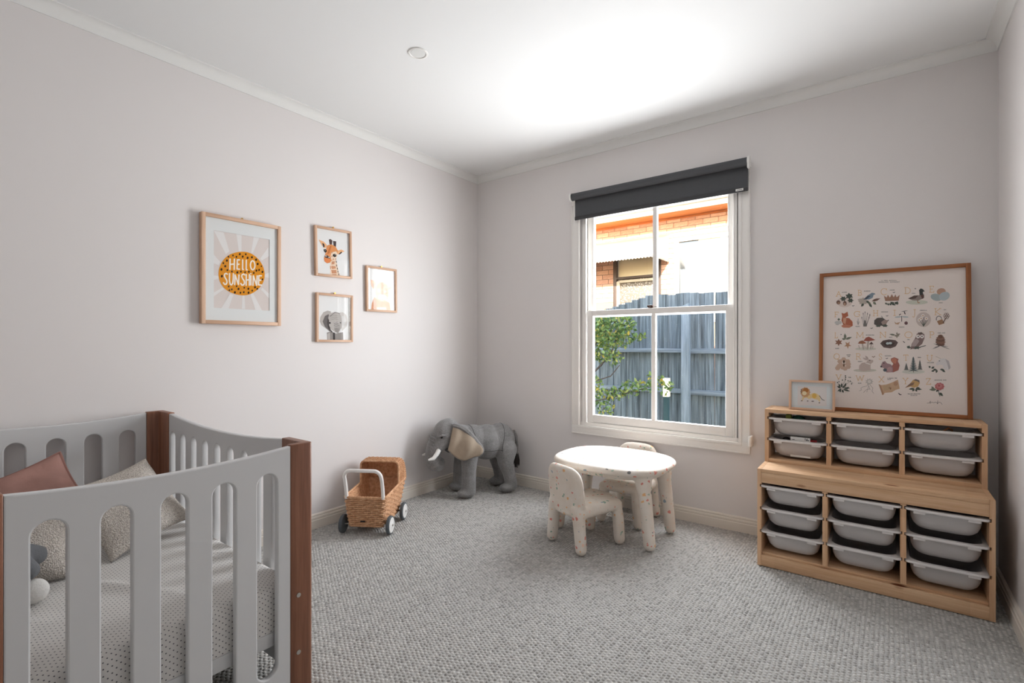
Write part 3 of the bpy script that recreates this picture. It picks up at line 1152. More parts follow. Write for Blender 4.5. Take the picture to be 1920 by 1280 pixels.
# ---- cushions
def cushion_mesh(w, h, th, n=34, pinch=0.3, seed=0, amp=0.006):
    r = np.random.default_rng(seed)
    ph = r.uniform(0, 6, 8)
    vs_, fs_ = [], []
    for side in (1, -1):
        for j in range(n + 1):
            for i in range(n + 1):
                u, v_ = -1 + 2 * i / n, -1 + 2 * j / n
                f = ((1 - abs(u) ** 2.6) * (1 - abs(v_) ** 2.6)) ** 0.55
                px = u * (1 - pinch * (1 - v_ * v_) * 0.55 * abs(u)) if False else u * (1 - pinch * (1 - abs(v_) ** 2) * 0.35)
                py = v_ * (1 - pinch * (1 - abs(u) ** 2) * 0.35)
                wob = amp * (math.sin(5 * u + ph[0]) * math.sin(4 * v_ + ph[1]) + 0.5 * math.sin(9 * u + ph[2]) * math.sin(8 * v_ + ph[3])) * f
                vs_.append((px * w / 2, py * h / 2, side * (th / 2 * f) + wob))
        o = (0 if side == 1 else (n + 1) ** 2)
        for j in range(n):
            for i in range(n):
                a = o + j * (n + 1) + i
                q = (a, a + 1, a + n + 2, a + n + 1)
                fs_.append(q if side == 1 else q[::-1])
    me = bpy.data.meshes.new('cushion')
    me.from_pydata(vs_, [], fs_)
    bm = bmesh.new(); bm.from_mesh(me); bmesh.ops.remove_doubles(bm, verts=bm.verts, dist=0.0005); bm.to_mesh(me); bm.free()
    return me


t = NT('boucle')
v = t.coord((1, 1, 1))
vo = t.n('ShaderNodeTexVoronoi'); vo.inputs['Scale'].default_value = 210
t.l(v, vo.inputs['Vector'])
nn = t.noise(v, 260, 3)
t.l(t.ramp(nn, [(0.35, L(178, 168, 158)), (0.6, L(228, 220, 211))]), t.b.inputs['Base Color'])
t.set(Roughness=0.95)
t.bump(vo.outputs['Distance'], 0.9, 0.004)
M['boucle'] = t.m
M['velvet'] = plain('dusty_pink_linen', L(172, 132, 122), 0.9, 0.15, bump=(60, 0.3, 0.003), var=0.14, vscale=7)


def cushion(name, label, mat, w, h, th, loc, rot, seed, piping=None):
    o = thing(name, label, 'cushion', loc)
    o.rotation_euler = rot
    link('cover', cushion_mesh(w, h, th, seed=seed), mat, o, True, None)
    if piping:
        pts = []
        n = 26
        for (sx_, sy_, ex_, ey_) in ((-1, -1, 1, -1), (1, -1, 1, 1), (1, 1, -1, 1), (-1, 1, -1, -1)):
            for i in range(n):
                u, v_ = sx_ + (ex_ - sx_) * i / n, sy_ + (ey_ - sy_) * i / n
                pts.append((u * (1 - 0.3 * (1 - v_ * v_) * 0.35) * w / 2, v_ * (1 - 0.3 * (1 - u * u) * 0.35) * h / 2, 0.0))
        MB().tube(pts, 0.0055, 6, closed=True).build('fringe', piping, o)
    return o


def place(o, low_pt, z):
    """drop the thing so that its lowest vertex sits at height z"""
    bpy.context.view_layer.update()
    zs = [min((c.matrix_world @ Vector(q.co)).z for q in c.data.vertices) for c in o.children]
    o.location.z += z - min(zs)


TOPZ = 0.402


def basis(U, V):
    U = Vector(U).normalized()
    V = Vector(V)
    V = (V - U * V.dot(U)).normalized()
    N = U.cross(V)
    return Matrix((U, V, N)).transposed().to_euler()


c1 = cushion('cushion', 'cream boucle cushion leaning near the side panel of the cot', M['boucle'], 0.35, 0.33, 0.12, (0.575, -2.752, 0.55), basis((-0.131, 0.298, 0.045), (-0.18, -0.05, 0.225)), 3)
place(c1, None, TOPZ)
c2 = cushion('cushion', 'cream boucle cushion slumped beside the plush toy in the cot', M['boucle'], 0.33, 0.32, 0.13, (0.66, -3.10, 0.53), basis((0.04, 0.30, 0.0), (-0.17, 0.02, 0.24)), 5)
place(c2, None, TOPZ)
c3 = cushion('cushion', 'dusty pink cushion with fringed edge at the back of the cot', M['velvet'], 0.34, 0.32, 0.12, (0.35, -3.015, 0.60), basis((-0.05, 0.92, 0.30), (-0.58, -0.26, 0.66)), 9,
             plain('pink_fringe', L(160, 118, 108), 0.95))
place(c3, None, TOPZ)
# plush toy peeking out beside the boucle cushion
pt = thing('plush_toy', 'grey and white plush toy lying against the boucle cushion', 'soft toy', (0.845, -3.165, TOPZ))
mbp = MB().chain([(0, 0, 0.07, 0.07), (-0.05, 0.0, 0.16, 0.065)]).chain([(-0.06, 0, 0.24, 0.055), (-0.07, 0.02, 0.26, 0.05)])
mbp.chain([(0.0, 0.04, 0.15, 0.03), (0.04, 0.075, 0.10, 0.028)]).chain([(0, -0.04, 0.15, 0.03), (0.05, -0.06, 0.1, 0.028)]).chain([(-0.03, 0.04, 0.15, 0.035), (-0.03, 0.10, 0.12, 0.032)])
link('body', remeshed(mbp, 0.007, 4), plain('grey_plush', L(128, 130, 134), 0.95, 0.1, bump=(90, 0.5, 0.004)), pt, True, None)
mbp = MB().chain([(0.03, 0.06, 0.034, 0.034), (0.05, 0.085, 0.037, 0.037)]).chain([(0.05, -0.03, 0.034, 0.034), (0.08, -0.035, 0.036, 0.036)])
link('feet', remeshed(mbp, 0.006, 3), plain('white_plush', L(236, 234, 230), 0.95, 0.1, bump=(120, 0.6, 0.004)), pt, True, None)
# ================================================================== moulded speckled table and chairs
t = NT('speckled_plastic')
v = t.coord((1, 1, 1))
col = None
base_c = t.ramp(t.noise(v, 9, 3), [(0.35, L(222, 210, 196)), (0.65, L(230, 222, 212))])
vo = t.n('ShaderNodeTexVoronoi')
vo.inputs['Scale'].default_value = 34
vo.inputs['Randomness'].default_value = 1.0
wob = t.n('ShaderNodeMix', data_type='RGBA', blend_type='ADD')
wob.inputs[0].default_value = 0.02
t.l(v, wob.inputs[6])
nz = t.n('ShaderNodeTexNoise'); nz.inputs['Scale'].default_value = 60
t.l(v, nz.inputs['Vector'])
t.l(nz.outputs['Color'], wob.inputs[7])
t.l(wob.outputs[2], vo.inputs['Vector'])
sp = t.n('ShaderNodeSeparateColor')
t.l(vo.outputs['Color'], sp.inputs[0])
thr = t.math('MULTIPLY', sp.outputs[0], 0.40)
msk = t.math('LESS_THAN', vo.outputs['Distance'], t.math('SUBTRACT', thr, 0.02))
pal = t.n('ShaderNodeValToRGB')
pal.color_ramp.interpolation = 'CONSTANT'
stops = [(0, L(210, 92, 78)), (0.2, L(96, 150, 128)), (0.38, L(232, 170, 92)), (0.55, L(222, 120, 104)), (0.68, L(110, 140, 160)), (0.78, L(238, 196, 168)), (0.9, L(60, 66, 74)), (0.94, L(150, 180, 160))]
while len(pal.color_ramp.elements) < len(stops):
    pal.color_ramp.elements.new(0.5)
for e, (p, c) in zip(pal.color_ramp.elements, stops):
    e.position = p
    e.color = c
t.l(sp.outputs[1], pal.inputs[0])
mix1 = t.mix(t.math('MULTIPLY', msk, 0.75), base_c, pal.outputs[0])
t.l(mix1, t.b.inputs['Base Color'])
t.set(Roughness=0.62)
t.b.inputs['Specular IOR Level'].default_value = 0.2
M['speckle'] = t.m


def supere(cx, cy, a, b, n, k=64):
    out = []
    for i in range(k):
        th = 2 * PI * i / k
        c, s = math.cos(th), math.sin(th)
        out.append((cx + a * math.copysign(abs(c) ** (2 / n), c), cy + b * math.copysign(abs(s) ** (2 / n), s)))
    return out


def slab(mb, a, b, n, z0, z1, r):
    """rounded-edge superellipse slab"""
    k = 64
    prof = []
    for i in range(7):
        an = -PI / 2 + PI * i / 6
        prof.append((r * math.cos(an) - r, (z0 + z1) / 2 + math.sin(an) * (z1 - z0) / 2))
    vv_, ff_ = [], []
    for (d, z) in prof:
        vv_ += [(x, y, z) for x, y in supere(0, 0, a + d, b + d, n, k)]
    for i in range(6):
        for j in range(k):
            ff_.append((i * k + j, i * k + (j + 1) % k, (i + 1) * k + (j + 1) % k, (i + 1) * k + j))
    ff_.append(tuple(range(k))[::-1])
    ff_.append(tuple(6 * k + j for j in range(k)))
    return mb.add(vv_, ff_)


TZ = 0.478
mb = MB()
slab(mb, 0.372, 0.315, 2.7, TZ - 0.045, TZ, 0.026)
slab(mb, 0.335, 0.275, 2.7, TZ - 0.075, TZ - 0.02, 0.03)
for sx_ in (-1, 1):
    for sy_ in (-1, 1):
        top_ = (sx_ * 0.262, sy_ * 0.165)
        bot_ = (sx_ * 0.305, sy_ * 0.172)
        mb.chain([(top_[0], top_[1], TZ - 0.06, 0.052), (top_[0] + sx_ * 0.012, top_[1], TZ - 0.16, 0.041), (bot_[0], bot_[1], 0.038, 0.036)])
tm = remeshed(mb, 0.0075, 10, 0.5)
zs = np.array([q.co.z for q in tm.vertices])
tm.transform(Matrix.Translation((0, 0, -zs.min())))
tab = thing('play_table', "oval speckled white plastic children's table in front of the window", 'table', (1.575, -0.478, 0))
def cls_table(c):
    r = np.zeros(len(c), int)
    leg = c[:, 2] < TZ - 0.105
    r[leg] = 1 + (c[leg, 0] > 0) * 2 + (c[leg, 1] > 0)
    return r
split_mesh(tm, cls_table, ['tabletop', 'leg', 'leg', 'leg', 'leg'], M['speckle'], tab)


def chair_mesh():
    """faces +y, back at -y; height 0.495, seat 0.275"""
    mb = MB()
    # seat: fat rounded slab
    s = MB()
    slab(s, 0.150, 0.175, 3.2, 0.222, 0.278, 0.026)
    mb.add([(x, y + 0.015, z) for x, y, z in s.v], s.f)
    # backrest: upright slab, slightly raked, flaring wider at the bottom
    b = MB()
    slab(b, 0.146, 0.150, 3.8, -0.027, 0.027, 0.024)
    vv_ = []
    for (x, y, z) in b.v:
        h = (y + 0.150) / 0.30
        w = 1.0 + 0.06 * (1 - h)
        zz = 0.195 + 0.30 * h
        yy = -0.150 - 0.035 * h + z * (1.0 - 0.1 * h) + 0.02 * (x / 0.14) ** 2
        vv_.append((x * w, yy, zz))
    mb.add(vv_, b.f)
    for sx_ in (-1, 1):
        # rear legs run on from the back
        mb.chain([(sx_ * 0.105, -0.150, 0.25, 0.040), (sx_ * 0.118, -0.148, 0.16, 0.037), (sx_ * 0.134, -0.150, 0.036, 0.034)])
        # front legs
        mb.chain([(sx_ * 0.112, 0.140, 0.24, 0.036), (sx_ * 0.122, 0.150, 0.15, 0.036), (sx_ * 0.130, 0.152, 0.036, 0.034)])
        mb.chain([(sx_ * 0.118, -0.14, 0.235, 0.036), (sx_ * 0.118, 0.14, 0.24, 0.034)])
    me = remeshed(mb, 0.0065, 9, 0.5)
    zs = min(q.co.z for q in me.vertices)
    me.transform(Matrix.Translation((0, 0, -zs)))
    return me


cm = chair_mesh()
def cls_chair(c):
    r = np.zeros(len(c), int)
    leg = c[:, 2] < 0.185
    back = (c[:, 1] < -0.108 + 0.0) & (c[:, 2] >= 0.185)
    r[back] = 1
    r[leg] = 2 + (c[leg, 0] > 0) * 2 + (c[leg, 1] > 0)
    return r
ch1 = thing('play_chair', "speckled white plastic children's chair with its back to the room", 'chair', (1.522, -0.755, 0), math.radians(-20.5))
split_mesh(cm, cls_chair, ['seat', 'backrest', 'leg', 'leg', 'leg', 'leg'], M['speckle'], ch1)
ch2 = copy_tree(ch1)
ch2.location = (1.565, -0.225, 0)
ch2.rotation_euler = (0, 0, math.radians(181))
ch2['label'] = "speckled white plastic children's chair tucked between table and window wall"

# ================================================================== pine storage frames with bins
M['pine_x'] = wood('pine_boards', L(208, 162, 122), L(234, 198, 160), 'x', 0.5, knots=True, blocks=0.13)
M['pine_y'] = wood('pine_depth', L(208, 162, 122), L(234, 198, 160), 'y', 0.5, blocks=0.1)
M['pine_z'] = wood('pine_uprights', L(206, 158, 118), L(232, 194, 156), 'z', 0.5, blocks=0.1)


def upright(x0, x1, ny0, ny1, z0, z1, notches, left, right):
    """upright board with grooves cut in its faces for the bin rims"""
    g = 0.0075
    gh = 0.008
    pr = [(x0, z0)]
    pr.append((x1, z0))
    if right:
        for z in sorted(notches):
            pr += [(x1, z - gh), (x1 - g, z - gh), (x1 - g, z + gh), (x1, z + gh)]
    pr += [(x1, z1), (x0, z1)]
    if left:
        for z in sorted(notches, reverse=True):
            pr += [(x0, z + gh), (x0 + g, z + gh), (x0 + g, z - gh), (x0, z - gh)]
    return MB().prism(pr, ny0, ny1, 'y')


UX0, UX1 = 2.413, 3.344
UW = UX1 - UX0
lowu = thing('toy_storage_shelf', 'low pine storage shelf with nine bins standing on the carpet', 'storage unit', ((UX0 + UX1) / 2, -0.25, 0))
upu = thing('toy_storage_shelf', 'small pine storage shelf with six bins stacked on the low shelf', 'storage unit', ((UX0 + UX1) / 2, -0.157, 0.52))
h = UW / 2
st = 0.020
rows_lo = [0.187, 0.309, 0.431]
rows_up = [0.130, 0.251]
yl0, yl1 = -0.22, 0.215
D1, D2 = -0.1555, 0.1545
dv = 0.022
for (x0, x1, l_, r_) in ((-h, -h + st, False, True), (h - st, h, True, False)):
    upright(x0, x1, yl0, yl1, 0, 0.52, rows_lo, l_, r_).build('side_panel', M['pine_z'], lowu, angle=20)
for d in (D1, D2):
    upright(d - dv / 2, d + dv / 2, yl0 + 0.003, yl1, 0.072, 0.445, rows_lo, True, True).build('divider', M['pine_z'], lowu, angle=20)
MB().box(-h + st, h - st, yl0 + 0.002, yl1, 0.500, 0.520, 0.0015).build('top_board', M['pine_x'], lowu)
MB().box(-h + st, h - st, yl0 + 0.001, yl0 + 0.019, 0.446, 0.4995, 0.0015).build('front_rail', M['pine_x'], lowu)
MB().box(-h + st, h - st, yl0 + 0.02, yl1, 0.052, 0.070, 0.0015).build('bottom_board', M['pine_x'], lowu)
MB().box(-h + st, h - st, yl0 + 0.001, yl0 + 0.019, 0.0, 0.058, 0.0015).build('plinth', M['pine_x'], lowu)
yu0, yu1 = -0.105, 0.105
for (x0, x1, l_, r_) in ((-h, -h + st, False, True), (h - st, h, True, False)):
    upright(x0, x1, yu0, yu1, 0.0, 0.30, rows_up, l_, r_).build('side_panel', M['pine_z'], upu, angle=20)
for d in (D1, D2):
    upright(d - dv / 2, d + dv / 2, yu0 + 0.002, yu1, 0.0205, 0.2795, rows_up, True, True).build('divider', M['pine_z'], upu, angle=20)
MB().box(-h + st, h - st, yu0 + 0.001, yu1, 0.28, 0.30, 0.0015).build('top_board', M['pine_x'], upu)
MB().box(-h + st, h - st, yu0 + 0.001, yu1, 0.0, 0.020, 0.0015).build('bottom_board', M['pine_x'], upu)

t = NT('translucent_bin_plastic')
t.set(Base_Color=L(214, 210, 208), Roughness=0.4)
tl = t.n('ShaderNodeBsdfTranslucent')
tl.inputs[0].default_value = L(222, 216, 212)
mx = t.n('ShaderNodeMixShader')
mx.inputs[0].default_value = 0.22
t.l(t.b.outputs[0], mx.inputs[1])
t.l(tl.outputs[0], mx.inputs[2])
t.l(mx.outputs[0], t.out.inputs[0])
M['bin'] = t.m


def loop_rr(x0, x1, y0, y1, r, n=7):
    return rrect(x0, x1, y0, y1, r, n)


def bin_parts(w, d):
    """tub, rim and clips of one bin; origin centre of the rim front edge, rim top z=0; depth towards +y"""
    tub = MB()
    prof = [(0.0, -0.004), (0.0, -0.036), (0.003, -0.058), (0.010, -0.079), (0.023, -0.095), (0.044, -0.102)]
    tw = w / 2 - 0.019
    vv_, ff_ = [], []
    rings = []
    def ring(ins, z, taper):
        i = ins + taper
        lp = loop_rr(-tw + i, tw - i, 0.012 + i, d - 0.02 - i, max(0.012, 0.055 - ins * 0.4))
        rings.append((len(vv_), len(lp)))
        vv_.extend([(p[0], p[1], z) for p in lp])
    for (ins, z) in prof:
        ring(ins, z, -z * 0.05)
    for (ins, z) in reversed(prof):
        ring(ins + 0.003, z + (0.003 if z < -0.01 else 0.004), -z * 0.05)
    for (a, n_), (b, _) in zip(rings[:-1], rings[1:]):
        for k in range(n_):
            ff_.append((a + k, a + (k + 1) % n_, b + (k + 1) % n_, b + k))
    m_ = len(prof)
    a, n_ = rings[m_ - 1]
    del ff_[(m_ - 1) * n_: m_ * n_]
    ff_.append(tuple(a + k for k in range(n_))[::-1])
    b, n_ = rings[m_]
    ff_.append(tuple(b + k for k in range(n_)))
    tub.add(vv_, ff_)
    # rim: flange ring with a small lip
    rim = MB()
    vv_, ff_ = [], []
    rr = []
    def rg(x, y0, y1, r, z):
        lp = loop_rr(-x, x, y0, y1, r)
        rr.append((len(vv_), len(lp)))
        vv_.extend([(p[0], p[1], z) for p in lp])
    ow = w / 2
    rg(tw, 0.012, d - 0.02, 0.055, 0.0)
    rg(ow - 0.001, -0.006, d, 0.022, 0.0)
    rg(ow, -0.007, d + 0.001, 0.022, -0.002)
    rg(ow, -0.007, d + 0.001, 0.022, -0.0085)
    rg(ow - 0.001, -0.006, d, 0.022, -0.0095)
    rg(tw, 0.012, d - 0.02, 0.055, -0.0095)
    for i in range(6):
        (a, n_), (b, _) = rr[i], rr[(i + 1) % 6]
        for k in range(n_):
            ff_.append((a + k, a + (k + 1) % n_, b + (k + 1) % n_, b + k))
    rim.add(vv_, ff_)
    rim.box(-tw + 0.03, tw - 0.03, -0.0068, -0.003, -0.012, -0.0085, 0.0012)
    clips = []
    for s in (-1, 1):
        xa, xb = sorted((s * (tw - 0.055), s * (tw - 0.012)))
        clip = MB()
        clips.append(clip)
        clip.box(xa, xb, -0.0045, 0.010, -0.022, -0.0092, 0.0015)
    return tub.mesh('tub'), rim.mesh('rim'), clips[0].mesh('clip'), clips[1].mesh('clip')


colx = [(-h + st, D1 - dv / 2), (D1 + dv / 2, D2 - dv / 2), (D2 + dv / 2, h - st)]
colname = ['column nearest the window', 'middle column', 'column nearest the side wall']
M['rimw'] = plain('bin_rim', L(222, 217, 214), 0.4, 0.45)
cache = {}


def add_bin(unit_loc, xa, xb, z, yf, depth, label, jit=0.0):
    w = round(xb - xa + 2 * 0.006, 4)
    key = (w, depth)
    if key not in cache:
        ms = bin_parts(w, depth)
        ms[0].materials.append(M['bin'])
        for m_ in ms[1:]:
            m_.materials.append(M['rimw'])
        for m_ in ms:
            m_.polygons.foreach_set('use_smooth', [True] * len(m_.polygons))
            m_.set_sharp_from_angle(angle=math.radians(35))
        cache[key] = ms
    o = thing('storage_bin', label, 'bin', (unit_loc[0] + (xa + xb) / 2, unit_loc[1] + yf + jit, unit_loc[2] + z + 0.002), 0, 'white storage bins in the pine shelves')
    for nm, m_ in zip(('tub', 'rim', 'clip', 'clip'), cache[key]):
        c = bpy.data.objects.new(nm, m_)
        COL.objects.link(c)
        c.parent = o
    return o


rn = ['bottom', 'middle', 'top']
bins = {}
for ci, (xa, xb) in enumerate(colx):
    for ri, z in enumerate(rows_lo):
        bins['lo', ci, ri] = add_bin(lowu.location, xa, xb, z, yl0 + 0.006, 0.40, 'translucent white bin, %s row and %s of the low shelf' % (rn[ri], colname[ci]), [0, 0.004, -0.003, 0.006][(ci * 2 + ri) % 4])
    for ri, z in enumerate(rows_up):
        bins['up', ci, ri] = add_bin(upu.location, xa, xb, z, yu0 + 0.006, 0.196, 'shallow white bin, %s row and %s of the stacked shelf' % (('lower', 'upper')[ri], colname[ci]), 0.001)


# things kept in the bins
def content(name, label, cat, mb, col, key, parts=None):
    b = bins[key]
    o = mb.build(name, plain('toy_colour', L(*col), 0.5), None)
    o.location = b.location
    tag(o, label, cat)
    return o


M['ink'] = plain('ink', L(60, 58, 58), 0.7)
bx = MB().box(-0.035, 0.062, 0.03, 0.034, -0.095, 0.018, 0.001)
o = content('card', 'small white printed card standing up in the lower bin near the window', 'card', bx, (232, 228, 222), ('up', 0, 0))
pm = MB()
for (a, b, z0, z1) in ((0.036, 0.039, 0.004, 0.016), (0.042, 0.05, 0.003, 0.009), (0.045, 0.048, 0.011, 0.015), (0.052, 0.056, 0.002, 0.008), (-0.026, -0.014, 0.002, 0.005)):
    pm.box(a, b, 0.0292, 0.0299, z0, z1)
pm.build('printed_marks', M['ink'], o)
content('toy_block', 'olive toy block in the upper bin near the window', 'toy', MB().box(-0.062, -0.034, 0.05, 0.09, -0.06, 0.016, 0.003), (128, 140, 50), ('up', 0, 1))
content('toy_block', 'dark green toy in the upper bin near the window', 'toy', MB().sphere((0.0, 0.075, -0.014), (0.036, 0.04, 0.03), 14, 9), (40, 84, 70), ('up', 0, 1))
content('toy_car', 'dark toy lying in the lower bin near the window', 'toy', MB().sphere((-0.06, 0.075, -0.012), (0.022, 0.03, 0.018), 12, 8), (36, 32, 32), ('up', 0, 0))
content('toy_book', 'red picture card in the lower bin near the window', 'toy', MB().box(0.055, 0.09, 0.06, 0.07, -0.045, 0.004, 0.001), (170, 40, 44), ('up', 0, 0))
content('toy_stick', 'orange and blue toy in the upper bin near the side wall', 'toy', MB().tube([(-0.005, 0.06, -0.02), (0.03, 0.07, 0.008), (0.045, 0.09, -0.006)], 0.004, 8), (196, 130, 80), ('up', 2, 1))
# ================================================================== plush elephant
t = NT('grey_elephant_plush')
v = t.coord((1, 1, 1))
n1 = t.noise(v, 9, 5, 0.65)
n2 = t.noise(v, 120, 3)
col = t.ramp(n1, [(0.3, L(112, 110, 109)), (0.7, L(152, 150, 149))])
t.l(t.mix(0.3, col, t.ramp(n2, [(0.3, L(98, 96, 95)), (0.7, L(168, 166, 165))])), t.b.inputs['Base Color'])
t.set(Roughness=0.95)
t.b.inputs['Specular IOR Level'].default_value = 0.1
t.b.inputs['Sheen Weight'].default_value = 0.35
t.bump(n2, 0.6, 0.003)
M['ele'] = t.m
M['earlining'] = plain('ear_lining', L(172, 156, 138), 0.8, 0.2, bump=(30, 0.4, 0.004), var=0.08)
M['tusk'] = plain('white_felt', L(240, 238, 234), 0.85, 0.15)
M['darkfur'] = plain('dark_fur', L(72, 68, 66), 0.95, 0.1, bump=(140, 0.8, 0.004))
ele = thing('plush_elephant', 'large grey plush elephant with white tusks standing in the room corner', 'soft toy', (0.362, -0.332, 0), math.atan2(-0.881, -0.472))
mb = MB()
# barrel of the body
mb.sphere((-0.135, 0, 0.395), (0.135, 0.125, 0.142), 20, 14)
mb.sphere((-0.02, 0, 0.392), (0.15, 0.130, 0.142), 20, 14)
mb.sphere((0.10, 0, 0.402), (0.14, 0.122, 0.140), 20, 14)
mb.sphere((0.17, 0, 0.43), (0.10, 0.10, 0.105), 18, 12)
# legs: front straight columns, hind with a hock
for s in (-1, 1):
    mb.chain([(0.150, s * 0.078, 0.33, 0.072), (0.165, s * 0.100, 0.20, 0.058), (0.168, s * 0.108, 0.06, 0.057), (0.170, s * 0.108, 0.05, 0.058)])
    mb.sphere((0.195, s * 0.108, 0.032), (0.070, 0.058, 0.034), 14, 9)
    mb.chain([(-0.165, s * 0.07, 0.33, 0.092), (-0.150, s * 0.093, 0.24, 0.066), (-0.175, s * 0.105, 0.15, 0.052), (-0.195, s * 0.108, 0.06, 0.052)])
    mb.sphere((-0.165, s * 0.108, 0.034), (0.075, 0.056, 0.036), 14, 9)
# neck and head
mb.chain([(0.20, 0, 0.45, 0.10), (0.28, 0, 0.47, 0.098)])
mb.sphere((0.315, 0, 0.485), (0.105, 0.095, 0.115), 20, 14)
mb.sphere((0.295, 0, 0.535), (0.075, 0.078, 0.07), 16, 10)
# trunk, curled in at the tip
mb.chain([(0.365, 0, 0.455, 0.080), (0.402, 0, 0.40, 0.070), (0.424, 0, 0.345, 0.062), (0.428, 0, 0.29, 0.058), (0.412, 0, 0.255, 0.056), (0.385, 0, 0.245, 0.052), (0.372, 0, 0.262, 0.044)])
# cheeks where the tusks leave
for s in (-1, 1):
    mb.chain([(0.335, s * 0.05, 0.43, 0.045), (0.385, s * 0.06, 0.385, 0.028)])
em = remeshed(mb, 0.0075, 7, 0.5)
zmin = min(q.co.z for q in em.vertices)
em.transform(Matrix.Translation((0, 0, -zmin + 0.0)))
link('body', em, M['ele'], ele, True, None)
for s in (-1, 1):
    pts = [(0.388, s * 0.062, 0.392), (0.415, s * 0.078, 0.355), (0.445, s * 0.088, 0.325), (0.485, s * 0.090, 0.318)]
    MB().tube(pts, [0.019, 0.018, 0.015, 0.007], 12).build('tusk', M['tusk'], ele)
    MB().sphere((0.378, s * 0.083, 0.478), (0.010, 0.008, 0.008), 12, 8).build('eye', plain('bead_eye', L(20, 18, 18), 0.15), ele)
    # brow fold above the eye
    MB().tube([(0.350, s * 0.088, 0.492), (0.376, s * 0.086, 0.494), (0.398, s * 0.074, 0.484)], [0.006, 0.009, 0.005], 8).build('brow', M['ele'], ele)
    # ears: soft sheet, beige inside, grey outside and along the rolled top edge
    nu, nv_ = 16, 18
    def ear_pt(u, v_):
        # u: 0 at the head .. 1 outer edge ; v: 0 top .. 1 bottom
        u0 = u
        u = u * (1 - 0.30 * abs(2 * v_ - 1) ** 3)
        top_ = Vector((0.285, 0.085, 0.565)).lerp(Vector((0.085, 0.182, 0.425)), u)
        bot = Vector((0.335, 0.098, 0.385)).lerp(Vector((0.155, 0.185, 0.305)), u)
        sag = math.sin(PI * v_)
        p = top_.lerp(bot, v_)
        rag = 1 - abs(2 * v_ - 1) ** 3
        p += Vector((-0.028, 0.018, 0.0)) * sag * u * u
        p.y += 0.026 * math.sin(PI * u) * sag + 0.013 * math.sin(13 * u + 1.2 * v_) * (0.3 + 0.7 * sag)
        p.z -= 0.035 * math.sin(PI * min(1, u * 1.1)) * v_
        p.z += 0.022 * math.sin(PI * u0) * (1 - v_)
        return Vector((p.x, p.y * s, p.z))
    g = [[ear_pt(i / nu, j / nv_) for i in range(nu + 1)] for j in range(nv_ + 1)]
    for nm, off, m_ in (('ear_lining', 0.007, 'earlining'), ('ear', -0.002, 'ele')):
        vs_ = [tuple(p + Vector((0.35, 0.9 * s, 0)).normalized() * off) for row_ in g for p in row_]
        fs_ = [(j * (nu + 1) + i, j * (nu + 1) + i + 1, (j + 1) * (nu + 1) + i + 1, (j + 1) * (nu + 1) + i) for j in range(nv_) for i in range(nu)]
        me = bpy.data.meshes.new(nm)
        me.from_pydata(vs_, [], fs_)
        eo = link(nm, me, M[m_], ele, True, None)
        so = eo.modifiers.new('s', 'SOLIDIFY'); so.thickness = 0.008; so.offset = 0
    # rolled edge: thick over the top, thin round the outer edge
    edge = [g[0][i] for i in range(nu + 1)] + [g[j][nu] for j in range(1, nv_ + 1)] + [g[nv_][i] for i in range(nu - 1, -1, -1)]
    rad = [0.020 + 0.004 * math.sin(PI * i / nu) for i in range(nu + 1)] + [0.020 - 0.013 * min(1, j / 5) for j in range(1, nv_ + 1)] + [0.007] * nu
    MB().tube(edge, rad, 8).build('ear_edge', M['ele'], ele)
# tail with a tuft
MB().tube([(-0.262, 0, 0.47), (-0.288, 0.0, 0.42), (-0.296, 0.0, 0.34), (-0.294, 0.0, 0.27)], [0.016, 0.015, 0.014, 0.014], 10).build('tail', M['ele'], ele)
mbt = MB()
for k in range(46):
    a, r = random.uniform(0, 2 * PI), random.uniform(0.0, 0.016)
    x0, y0 = r * math.cos(a), r * math.sin(a)
    mbt.tube([(-0.294 + x0 * 0.6, y0 * 0.6, 0.285), (-0.293 + x0 * 1.5, y0 * 1.5, 0.22), (-0.29 + x0 * 1.9, y0 * 1.9, 0.155 + random.uniform(0, 0.04))], [0.006, 0.005, 0.001], 5)
mbt.build('tail_tuft', M['darkfur'], ele)['kind'] = 'stuff'
# stitched seams round the barrel, laid on the surface
from mathutils.bvhtree import BVHTree
_bm = bmesh.new(); _bm.from_mesh(em); _bvh = BVHTree.FromBMesh(_bm)
def seam(fn, n=30):
    pts = []
    for i in range(n + 1):
        o_, d_ = fn(i / n)
        h_ = _bvh.ray_cast(Vector(o_), Vector(d_).normalized())
        if h_[0] is not None:
            pts.append(h_[0] + h_[1] * 0.0004)
    MB().tube(pts, 0.0017, 5).build('seam', M['darkfur'], ele)
def around(x0, tilt, a0, a1):
    def f(u):
        a = math.radians(a0 + (a1 - a0) * u)
        d_ = Vector((0, -math.cos(a), -math.sin(a)))
        return Vector((x0 + tilt * math.sin(a), 0, 0.39)) - d_ * 0.5, d_
    return f
seam(around(-0.115, -0.035, -20, 140))
seam(around(0.095, 0.03, 20, 120), 20)
seam(lambda u: (Vector((-0.11 + 0.20 * u, 0.6, 0.335)), Vector((0, -1, 0.02))), 20)
# trunk creases
for k in range(5):
    u = k / 4
    c = Vector((0.392, 0, 0.452)).lerp(Vector((0.425, 0, 0.36)), u)
    r = 0.074 - 0.010 * u
    pts = []
    for i in range(13):
        a = math.radians(-58 + 116 * i / 12)
        pts.append((c.x + r * math.cos(a) * 0.83 - 0.004, r * math.sin(a), c.z + r * math.cos(a) * 0.42))
    MB().tube(pts, 0.0042, 6).build('trunk_crease', M['ele'], ele)

